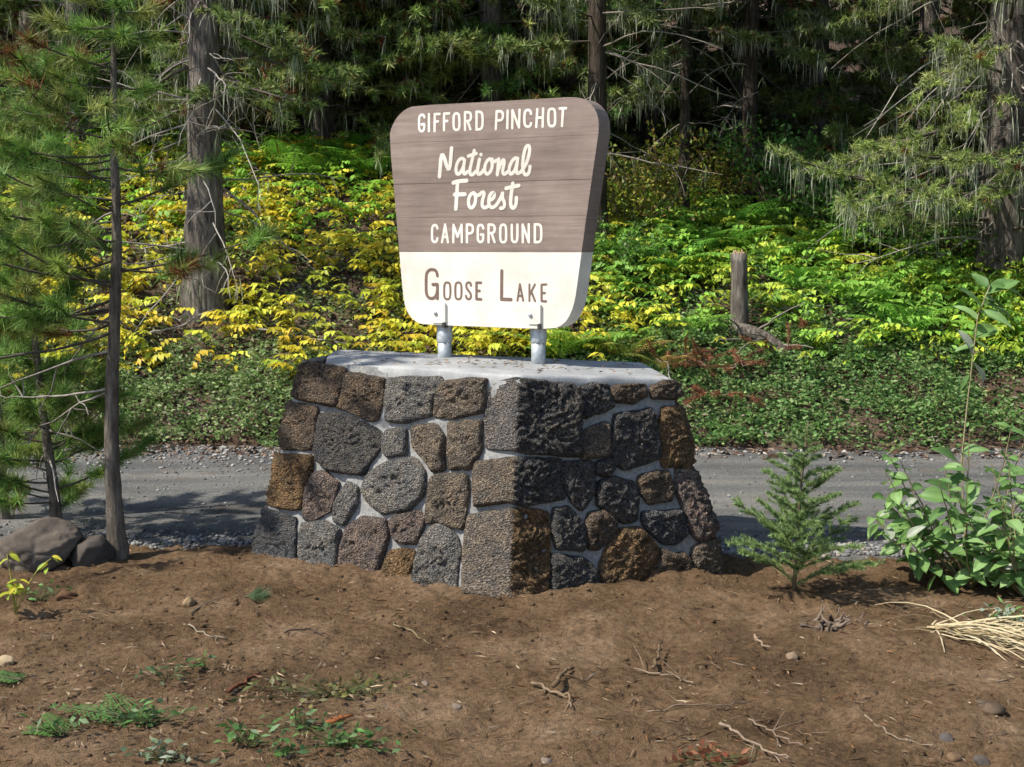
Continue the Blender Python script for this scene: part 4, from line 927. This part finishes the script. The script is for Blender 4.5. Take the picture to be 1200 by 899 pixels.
# fibres, wood chips and straw bits in the soil
mb = MB(); n = 5200; X = rng.uniform(-2.4, 2.4, n); Y = 3.5 + 2.7 * rng.random(n); keep = rng.random(n) < np.clip(.45 + n2(X, Y, .5, 91) + .4 * sstep(4.8, 3.6, Y), .08, 1); X, Y = X[keep], Y[keep]; n = len(X)
a = rng.uniform(0, 6.28, n); D = np.stack([np.cos(a), np.sin(a), rng.uniform(-.1, .25, n)], -1)
leaves(mb, np.stack([X, Y, soil_z(X, Y) + .008], -1), D, perp(D, rng), .012 + .075 * rng.random(n) ** 2.5, rng.uniform(.0015, .006, n), pick(rng, [(.30, .21, .14), (.24, .155, .095), (.42, .33, .23), (.16, .10, .06), (.22, .11, .05)], n), simple=True)
tag(mb.build('wood_fibres', M['wood']), 'tan root fibres and wood chips scattered over the bare soil', 'debris', kind='stuff')
# litter and tiny weeds at lower left, dry straw litter
mb = MB(); n = 2600; X = rng.uniform(-2.1, -.25, n); Y = 3.45 + 1.3 * rng.random(n); keep = rng.random(n) < np.clip(.5 + 1.2 * n2(X, Y, .35, 95), 0, 1) * sstep(4.7, 4.0, Y) * sstep(-.2, -.7, X); X, Y = X[keep], Y[keep]; n = len(X)
D = unit(np.stack([rng.normal(size=n), rng.normal(size=n), rng.uniform(0, .5, n)], -1))
leaves(mb, np.stack([X, Y, soil_z(X, Y) + .008], -1), D, perp(D, rng), rng.uniform(.012, .04, n), rng.uniform(.003, .010, n), pick(rng, [(.22, .155, .10), (.28, .21, .135), (.14, .09, .06), (.26, .20, .14), (.17, .14, .09)], n), simple=True)
tag(mb.build('straw_litter', M['wood']), 'straw-coloured leaf litter on the soil at lower left', 'leaf litter', kind='stuff')

# ------------------------------------------------------------------ rocks and small pieces on the soil
def rock(name, loc, size, seed, col, label, cat='rock', rz=0.0, sink=.3, sub=4, sharp=1.0, m='rock'):
    bm = bmesh.new(); bmesh.ops.create_icosphere(bm, subdivisions=sub, radius=1.0); V = np.array([v.co[:] for v in bm.verts]); T = np.array([[v.index for v in f.verts] for f in bm.faces]); bm.free()
    r = np.random.default_rng(seed)
    for _ in range(int(9 * sharp)):                                  # flat facets
        nn_ = unit(r.normal(size=3)); d = r.uniform(.62, .88); h = V @ nn_; V = V - np.maximum(0, h - d)[:, None] * nn_ * .9
    V = V * (1 + .14 * noise(V, .7, seed, 2) + .06 * noise(V, .2, seed + 1, 3))[:, None]
    V = V * (1 - .05 * np.exp(-(noise(V, .55, seed + 4, 2) / .05) ** 2))[:, None]; V = V * np.array(size)[None] / 2; c, s = math.cos(rz), math.sin(rz); V = np.stack([V[:, 0] * c - V[:, 1] * s, V[:, 0] * s + V[:, 1] * c, V[:, 2] + size[2] * (.5 - sink)], -1)
    mb = MB(); mb.add(V, T, col); return tag(mb.build(name, M[m], smooth=True, loc=[float(x) for x in loc]), label, cat)
p = soilpt(38, 668); rock('boulder', p + np.array([0, .10, 0]), (.40, .34, .29), 33, (.115, .095, .078), 'large smooth grey-brown boulder at the left edge under the pines', sink=.25, sub=5, sharp=1.5)
p = soilpt(100, 668); rock('boulder', p + np.array([0, .06, 0]), (.22, .2, .20), 4, (.07, .06, .052), 'smaller dark rock between the boulder and the slim pine', sink=.2)
for px, py, s, sd, col, lab in ((222, 706, (.085, .06, .06), 11, (.45, .34, .22), 'small pale tan stone on the soil left of the pedestal'), (8, 776, (.09, .06, .055), 12, (.5, .42, .30), 'small cream stone at the left edge of the soil'), (78, 700, (.11, .08, .07), 13, (.15, .09, .055), 'brown soil-covered stone below the boulder'),
                                (1160, 830, (.13, .10, .05), 14, (.17, .13, .10), 'flat brown stone lying below the dry grass'), (1108, 866, (.065, .05, .04), 15, (.11, .105, .11), 'small dark grey stone near the lower right corner'), (928, 770, (.06, .05, .04), 16, (.24, .19, .15), 'small grey-tan stone in the soil below the fir sapling'),
                                (497, 803, (.05, .04, .03), 17, (.32, .28, .25), 'small pale pebble in the soil below the pedestal'), (535, 830, (.05, .04, .035), 18, (.2, .17, .15), 'grey pebble at the bottom of the soil patch'), (1118, 888, (.07, .06, .03), 19, (.17, .12, .08), 'flat tan stone at the lower right'), (1150, 893, (.06, .05, .04), 21, (.13, .12, .12), 'dark pebble by the lower right corner'), (640, 893, (.05, .04, .03), 22, (.24, .21, .19), 'pebble at the very bottom of the picture')):
    rock('stone', soilpt(px, py), np.array(s) * .9, sd, np.array(col) * np.array([.72, .66, .58]), lab, 'stone', rz=sd, sink=.45, sub=3, sharp=1.6)
def stick(name, pxs, rad, col, label, cat, lift=.012, k=7, flat=None, jit=.006, branch=0, seed=0):
    P = np.array([soilpt(*p) + np.array([0, 0, lift]) for p in pxs]); r = np.random.default_rng(seed + 5)
    tt = np.linspace(0, len(P) - 1, 4 * len(P)); i = np.minimum(len(P) - 2, tt.astype(int)); f = (tt - i)[:, None]; Q = P[i] * (1 - f) + P[i + 1] * f; Q = Q + r.normal(size=Q.shape) * jit * np.array([1, 1, .5])
    mb = MB(); tube(mb, Q, np.linspace(rad, rad * .5, len(Q)) * .75, k, np.array(col) * .62)
    for b in range(branch):
        j = r.integers(1, len(Q) - 1); tube(mb, bpath(r, Q[j], unit(Q[j] - Q[j - 1] + r.normal(size=3) * .8 * np.array([1, 1, .3])), r.uniform(.05, .16), 5, -.05, .2), np.linspace(rad * .4, rad * .15, 5), 5, np.array(col) * .6)
    return tag(mb.build(name, M['wood']), label, cat)
TAN = (.24, .165, .10)
stick('bark_chip', [(270, 815), (304, 794)], .010, (.20, .075, .04), 'short red-brown sliver of bark on the soil at lower left', 'bark', .018)
stick('bark_chip', [(386, 852), (412, 843)], .012, (.42, .16, .06), 'orange chip of bark among weeds at the bottom', 'bark', .016)
stick('twig', [(218, 735), (238, 747), (265, 752)], .005, (.42, .35, .26), 'pale curved twig lying left on the soil', 'twig', branch=2, seed=1)
stick('twig', [(222, 722), (250, 705), (285, 694)], .004, (.36, .29, .21), 'thin straight twig leading to the pine sprig', 'twig', branch=1, seed=2)
stick('root', [(768, 790), (771, 775), (773, 762)], .009, TAN, 'short upright tan root piece in the middle of the soil', 'root', .03, seed=3)
stick('root', [(650, 812), (660, 800), (668, 790)], .013, TAN, 'thick broken tan root below the pedestal corner', 'root', .03, branch=1, seed=4)
stick('root', [(625, 806), (648, 816), (668, 822), (667, 834)], .008, (.36, .26, .17), 'forked tan root lying beside the thick broken root', 'root', .02, branch=2, seed=5)
stick('root', [(885, 752), (893, 760), (902, 764)], .008, (.46, .33, .23), 'short pinkish root piece below the fir sapling', 'root', .02, seed=6)
stick('root', [(748, 790), (790, 796), (815, 804)], .006, (.38, .28, .19), 'thin root lying right of the middle of the soil', 'root', branch=2, seed=7)
stick('root', [(735, 868), (780, 867), (815, 868)], .004, TAN, 'long thin straight root near the bottom right', 'root', seed=8)
stick('root', [(845, 853), (870, 872), (905, 890), (925, 897)], .007, (.40, .30, .22), 'curving root fibre at the bottom right of the soil', 'root', .02, branch=3, seed=9)
stick('root', [(880, 850), (905, 868), (940, 880)], .005, (.36, .27, .20), 'branching root fibre above the curving one at bottom right', 'root', .02, branch=4, seed=10)
stick('root', [(760, 840), (800, 830), (845, 830), (880, 828)], .004, (.34, .25, .18), 'long dark root fibre on the right half of the soil', 'root', branch=3, seed=11)
stick('twig', [(460, 733), (480, 742), (503, 758)], .0035, (.45, .38, .22), 'straw-yellow twig on the soil before the pedestal', 'twig', seed=12)
stick('twig', [(335, 745), (365, 740), (385, 752)], .005, (.12, .09, .07), 'dark twig on the soil below the left of the pedestal', 'twig', branch=3, seed=13)
stick('twig', [(205, 640), (240, 625), (262, 605)], .006, (.14, .11, .09), 'dark bent twig beside the foot of the slim pine', 'twig', .05, branch=2, seed=14)
stick('twig', [(1015, 845), (1050, 868), (1100, 880)], .005, (.40, .31, .22), 'tan twig by the dark stone at lower right', 'twig', branch=3, seed=15)
# weathered root stump
p = soilpt(978, 735); r_ = np.random.default_rng(15); mb = MB()
for k in range(90):
    d = unit(np.array([r_.normal(), r_.normal(), abs(r_.normal()) * .45 + .02])); g = r_.uniform(.5, 1.2); tube(mb, bpath(r_, r_.normal(size=3) * np.array([.06, .035, .012]), d, r_.uniform(.03, .09), 4, -.2, .5), np.linspace(r_.uniform(.006, .014), .002, 4), 5, np.array((.17, .13, .10)) * g)
tag(mb.build('root_stump', M['wood'], loc=p), 'ragged weathered grey root stump on the soil right of the fir sapling', 'stump')

# dry grass clump at right
p = soilpt(1095, 742); r_ = np.random.default_rng(16); mb = MB()
for k in range(170):
    x0 = np.array([r_.uniform(-.03, .34), r_.uniform(-.10, .10), 0]); a = r_.normal(-.7, .36) if r_.random() > .12 else r_.uniform(0, 3.1); L = r_.uniform(.25, .62); e = r_.uniform(.15, .6)
    Q = bpath(r_, x0, (math.cos(a) * math.cos(e), math.sin(a) * math.cos(e), math.sin(e)), L, 7, -.95, .12); gzv = soil_z(p[0] + Q[:, 0], p[1] + Q[:, 1]) - p[2]; Q[:, 2] = np.maximum(Q[:, 2], gzv + .006 + .015 * r_.random())
    S = unit(np.cross(np.gradient(Q, axis=0), r_.normal(size=3) * .4 + np.array([0, 0, 1]))) * (np.linspace(.0042, .0012, 7)[:, None]); V = np.stack([Q - S, Q + S], 1).reshape(-1, 3); i = np.arange(6)[:, None] * 2
    mb.add(V, np.concatenate([i + np.array([[0, 1, 3]]), i + np.array([[0, 3, 2]])]), np.array([(.64, .53, .34), (.74, .64, .45), (.50, .39, .24)][r_.integers(0, 3)]))
tag(mb.build('dry_grass_clump', M['lichen'], loc=p), 'flattened clump of straw-pale dry grass on the soil at right', 'grass clump')

# fir sapling
p = soilpt(930, 692); sap = thing('fir_sapling', 'small feathery blue-green fir sapling right of the pedestal', 'sapling', p); r_ = np.random.default_rng(17); br, ne = MB(), MB()
Hs = .74; tube(br, [(0, 0, -.03), (.01, 0, .2), (.02, 0, .45), (.045, 0, Hs)], [.010, .008, .005, .002], 6, (.14, .11, .075))
for b in range(38):
    f = (b + .5) / 38; z = .012 + f * (Hs - .05); L = .37 * (1 - f) ** .85 * r_.uniform(.5, 1.15) + .035; a = b * 2.4 + r_.uniform(-.6, .6)
    P = bpath(r_, (.04 * f, 0, z), (math.cos(a), math.sin(a), .85), L, 7, -.35, .14); tube(br, P, np.linspace(.004, .001, 7), 3, (.14, .12, .07), cap=False); rows = [P]
    for s in range(int(4 + L * 34)):
        i = r_.integers(1, 6); t = unit(P[i + 1] - P[i]); sd = unit(np.cross(t, [0, 0, 1.])) * (1 if s % 2 else -1); rows.append(bpath(r_, P[i], unit(t * .8 + sd * .8), L * r_.uniform(.18, .42) * (1.2 - i / 7), 5, .05, .1))
    for Q in rows:
        n = int(np.linalg.norm(Q[-1] - Q[0]) * 1250) + 12; m = len(Q) - 1; s = r_.uniform(0, 1, n) * m; i = np.minimum(m - 1, s.astype(int)); fr = (s - i)[:, None]; pp = Q[i] * (1 - fr) + Q[i + 1] * fr; t = unit(Q[i + 1] - Q[i])
        needles(ne, pp, unit(t * .55 + perp(t, r_) * .9 + np.array([0, 0, .2])), r_.uniform(.012, .022, n),   .0034, pick(r_, [(.20, .31, .12), (.26, .38, .13), (.16, .26, .105), (.31, .40, .14)], n), r_)
br.build('branches', M['wood'], sap); ne.build('needle_sprays', M['needle'], sap)

# leafy shrub at right: every leaf its own piece
def leaf_mesh(seed, c_top):
    r = np.random.default_rng(seed); mb = MB(); n = 7; s = np.linspace(0, 1, n); wdt = .225 * np.sin(np.pi * s ** .85) ** .85; wdt[0] = .012; wdt[-1] = 0
    bend = r.uniform(.1, .35); V = []; C = []
    for i in range(n):
        z = -bend * s[i] ** 2; wv = .02 * math.sin(s[i] * 9 + seed)
        for k, q in enumerate((-1, -.5, 0, .5, 1)): V.append((s[i], q * wdt[i], z + abs(q) * wdt[i] * .35 + wv * q)); C.append(np.array(c_top) * (1.22 if q == 0 else 1.0))
    i = (np.arange(n - 1)[:, None] * 5 + np.arange(4)[None]).ravel(); T = np.concatenate([np.stack([i, i + 5, i + 6], -1), np.stack([i, i + 6, i + 1], -1)]); mb.add(V, T, np.array(C)); return mb.mesh('leaf', M['leaf'], True)
LM = [leaf_mesh(k, c) for k, c in enumerate(((.16, .29, .085), (.21, .36, .11), (.12, .23, .07), (.18, .32, .10), (.25, .40, .15), (.46, .50, .40)))]
def put_leaf(root, P, D, size, r, pale=False, up=None):
    D = Vector(D).normalized(); upv = Vector(up if up is not None else (r.normal() * .5, r.normal() * .5 - .35, 1)); side = upv.cross(D); side.normalize(); nz = D.cross(side)
    m = Matrix((D, side, nz)).transposed(); o = link('leaf', LM[5] if pale else LM[r.integers(0, 5)], root); o.rotation_mode = 'QUATERNION'; o.rotation_quaternion = m.to_quaternion(); o.location = [float(x) for x in P]; o.scale = (size, size * r.uniform(.85, 1.15), size)
p = soilpt(1140, 690); p[1] += .05; sh = thing('leafy_shrub', 'broad-leaved green shrub on the soil at the right edge', 'shrub', p); r_ = np.random.default_rng(18); st = MB()
for b in range(32):
    a = r_.uniform(0, 6.28); w_ = r_.uniform(.1, .46); hh = r_.uniform(.34, .80) * (1.08 - .55 * (w_ / .42) ** 2)
    Q = np.array([(math.cos(a) * w_ * s ** .8 * 1.15, math.sin(a) * w_ * s ** .8 * .8, hh * s) for s in np.linspace(0, 1, 8)]) + np.cumsum(r_.normal(size=(8, 3)) * .008, 0); tube(st, Q, np.linspace(.006, .0018, 8), 5, (.24, .20, .11), cap=False)
    k = 9
    for j in range(k):
        s = (.25 + .75 * (j + 1) / k) * 7; i = min(6, int(s)); fr = s - i; pp = Q[i] * (1 - fr) + Q[i + 1] * fr if i < 7 else Q[7]; t = unit(Q[i + 1] - Q[i]); sd = unit(np.cross(t, [0, 0, 1.] + r_.normal(size=3) * .4)) * (1 if j % 2 else -1)
        put_leaf(sh, pp, unit(t * .45 + sd * .9 + np.array([0, -.12, -.25]) + r_.normal(size=3) * .25), r_.uniform(.09, .14) * (1 if j < k - 2 else .75), r_, pale=r_.random() < .03)
st.build('stems', M['wood'], sh)
p = soilpt(1205, 700); sh = thing('leafy_shrub', 'darker part of the broad-leaved growth cut by the right edge', 'shrub', p); r_ = np.random.default_rng(21); st = MB()
for b in range(20):
    a = r_.uniform(0, 6.28); w_ = r_.uniform(.08, .36); hh = r_.uniform(.25, .66) * (1.08 - .55 * (w_ / .42) ** 2)
    Q = np.array([(math.cos(a) * w_ * s ** .8, math.sin(a) * w_ * s ** .8 * .7, hh * s) for s in np.linspace(0, 1, 8)]) + np.cumsum(r_.normal(size=(8, 3)) * .008, 0); tube(st, Q, np.linspace(.006, .0018, 8), 5, (.24, .20, .11), cap=False)
    for j in range(8):
        i = min(6, 1 + j * 6 // 8); t = unit(Q[i + 1] - Q[i]); sd = unit(np.cross(t, [0, 0, 1.] + r_.normal(size=3) * .4)) * (1 if j % 2 else -1)
        put_leaf(sh, Q[i] * .4 + Q[i + 1] * .6, unit(t * .4 + sd * .9 + np.array([0, -.12, -.3]) + r_.normal(size=3) * .25), r_.uniform(.08, .13), r_, pale=r_.random() < .03)
st.build('stems', M['wood'], sh)
# tall leafy shoot rising behind it
p = soilpt(1120, 655); sh2 = thing('leafy_shoot', 'tall thin leafy shoot with pale leaves rising above the shrub', 'shrub', p); r_ = np.random.default_rng(28); st = MB()
Q = np.array([at(x, y, p[1]) - p for x, y in ((1120, 660), (1118, 600), (1127, 540), (1133, 480), (1140, 420), (1146, 370), (1160, 335))]); tube(st, Q, np.linspace(.006, .0025, 7), 5, (.30, .26, .15))
for px, py, tx, ty in ((1146, 375, 1122, 352), (1150, 360, 1128, 335), (1152, 350, 1180, 352), (1155, 345, 1195, 325), (1158, 338, 1140, 318), (1160, 335, 1200, 338), (1143, 400, 1165, 412), (1142, 405, 1118, 410), (1141, 395, 1170, 378), (1147, 365, 1190, 375), (1140, 415, 1130, 385), (1139, 425, 1158, 440), (1150, 356, 1190, 364), (1137, 440, 1122, 460), (1125, 545, 1100, 520), (1128, 530, 1160, 520), (1122, 560, 1150, 572), (1120, 580, 1090, 560)):
    a = at(px, py, p[1]) - p; b = at(tx, ty, p[1] + r_.uniform(-.08, .08)) - p; put_leaf(sh2, a, b - a, max(.07, float(np.linalg.norm(b - a)) * 1.05), r_, pale=(tx, ty) in ((1158, 440), (1130, 385)), up=(r_.normal() * .3, -.5, 1))
st.build('stem', M['wood'], sh2)
# yellow-green leafy plant at the left edge
p = soilpt(18, 720); ly = thing('yellow_leaf_plant', 'yellow-green leafy plant below the boulder at the left edge', 'plant', p); r_ = np.random.default_rng(38); st = MB()
YM = [leaf_mesh(60 + k, c) for k, c in enumerate(((.42, .46, .04), (.30, .42, .05), (.55, .48, .05)))]; LMs, LM = LM, [YM[0], YM[1], YM[2], YM[0], YM[1], YM[0]]
for (tx, ty, n) in ((8, 650, 4), (60, 655, 5), (10, 690, 8), (22, 680, 8)):
    b = at(tx, ty, p[1] - .03) - p; Q = np.array([b * s + np.array([0, 0, .04 * math.sin(3.1 * s)]) for s in np.linspace(0, 1, 6)]); tube(st, Q, np.linspace(.004, .0015, 6), 4, (.36, .36, .10))
    for j in range(n): put_leaf(ly, Q[-1] * (1 - .07 * (j // 2)) + r_.normal(size=3) * .006, unit(np.array([math.cos(j * 1.2), math.sin(j * 1.2) - .3, r_.uniform(-.5, .2)])), r_.uniform(.04, .062), r_)
st.build('stems', M['wood'], ly); LM = LMs

# low weeds in the foreground
def weed(px, py, n, sz, pal, lab, seed, h=.05, name='weed'):
    p = soilpt(px, py); r = np.random.default_rng(seed); mb = MB(); P = r.normal(size=(n, 3)) * np.array([sz, sz * .6, 0]); P[:, 2] = soil_z(p[0] + P[:, 0], p[1] + P[:, 1]) - p[2] + r.uniform(.005, h, n)
    D = unit(np.stack([r.normal(size=n), r.normal(size=n) - .3, r.uniform(-.1, .8, n)], -1)); leaves(mb, P, D, perp(D, r), r.uniform(.018, .045, n), r.uniform(.010, .020, n), pick(r, pal, n), .12, .2)
    for i in range(0, n): tube(mb, [(0, 0, -.01), (P[i, 0] * .6, P[i, 1] * .6, P[i, 2] * .5), P[i]], [.0015, .001, .001], 3, (.14, .16, .06), cap=False)
    tag(mb.build(name, M['leaf'], loc=p), lab, 'weed', kind='stuff' if seed > 10 else None)
GW = [(.09, .20, .05), (.13, .26, .07), (.07, .15, .05), (.17, .25, .11)]
weed(165, 848, 90, .07, GW, 'leafy green weed right beside the fern sprig', 1); weed(408, 872, 80, .07, GW, 'low weeds under the orange bark chip', 2); weed(355, 852, 36, .04, GW, 'small weed left of the orange bark chip', 3); weed(288, 872, 40, .05, GW, 'small weed at the bottom left of centre', 4)
weed(72, 860, 26, .05, GW, 'sparse weed left of the fern sprig', 5); weed(195, 800, 24, .05, [(.16, .22, .11), (.12, .18, .08)], 'grey-green weed above the leafy weed', 6); weed(240, 785, 14, .04, GW, 'tiny weed above the red-brown bark sliver', 7); weed(45, 705, 30, .05, GW, 'weed on the soil below the boulder', 8); weed(335, 880, 22, .05, GW, 'tiny weed at the bottom edge', 9); weed(192, 890, 40, .06, [(.26, .30, .22), (.18, .24, .14)], 'pale grey-green weed at the bottom edge on the left', 10); weed(1175, 735, 60, .07, [(.10, .24, .06), (.36, .42, .33), (.14, .30, .08)], 'low leaves on top of the dry grass under the shrub', 11, .09)
weed(385, 812, 90, .13, [(.20, .19, .08), (.30, .25, .13), (.15, .17, .06), (.24, .22, .06)], 'patch of mossy dry leaves above the orange bark chip', 12, .03); weed(825, 890, 60, .06, [(.22, .07, .04), (.30, .12, .06)], 'patch of reddish dead moss at the bottom edge', 13, .03)
def sprig(px, py, L, az0, pal, lab, seed, name, needle=True):
    p = soilpt(px, py); r = np.random.default_rng(seed); mb = MB()
    for k in range(3):
        Q = bpath(r, (0, 0, .01), (math.cos(az0 + .5 * (k - 1)), math.sin(az0 + .5 * (k - 1)), .25), L * r.uniform(.7, 1), 8, -.2, .1); tube(mb, Q, np.linspace(.003, .001, 8), 3, (.2, .17, .1), cap=False)
        if needle:
            n = 110; s = r.uniform(.25, 1, n) * 7; i = np.minimum(6, s.astype(int)); f = (s - i)[:, None]; t = unit(Q[i + 1] - Q[i]); needles(mb, Q[i] * (1 - f) + Q[i + 1] * f, unit(t + perp(t, r) * .7), .05, .002, pick(r, pal, n), r)
        else:
            for i in range(1, 8):
                t = unit(Q[min(7, i + 1)] - Q[i - 1])
                for sg in (-1, 1):
                    d = unit(unit(np.cross(t, [0, 0, 1.])) * sg + t * .5); m = 4; q = np.linspace(.15, 1, m)[:, None]; pl = L * .36 * (1 - i / 9); B = Q[i] + d * pl * q
                    for s2 in (-1, 1): leaves(mb, B, np.tile(d * .6 + t * s2, (m, 1)), np.tile(d, (m, 1)), pl * .35 * (1.1 - q[:, 0]) + .005, .008, pick(r, pal, m), simple=True)
    tag(mb.build(name, M['leaf'], loc=p), lab, 'plant')
sprig(150, 845, .24, 2.7, [(.10, .24, .07), (.13, .29, .08)], 'small green fern sprig on the soil at lower left', 1, 'fern_sprig', False)
sprig(285, 702, .11, .3, [(.10, .17, .08), (.14, .21, .10)], 'broken pine sprig lying on the soil near the pedestal', 2, 'pine_sprig'); sprig(25, 800, .14, 3.0, [(.10, .2, .06), (.14, .26, .08)], 'fern sprig at the left edge near the cream stone', 3, 'fern_sprig', False)
sprig(75, 862, .13, 2.8, [(.12, .24, .06)], 'tiny fern sprig low at the left', 4, 'fern_sprig', False)
p = onz(190, 535, 0.12)
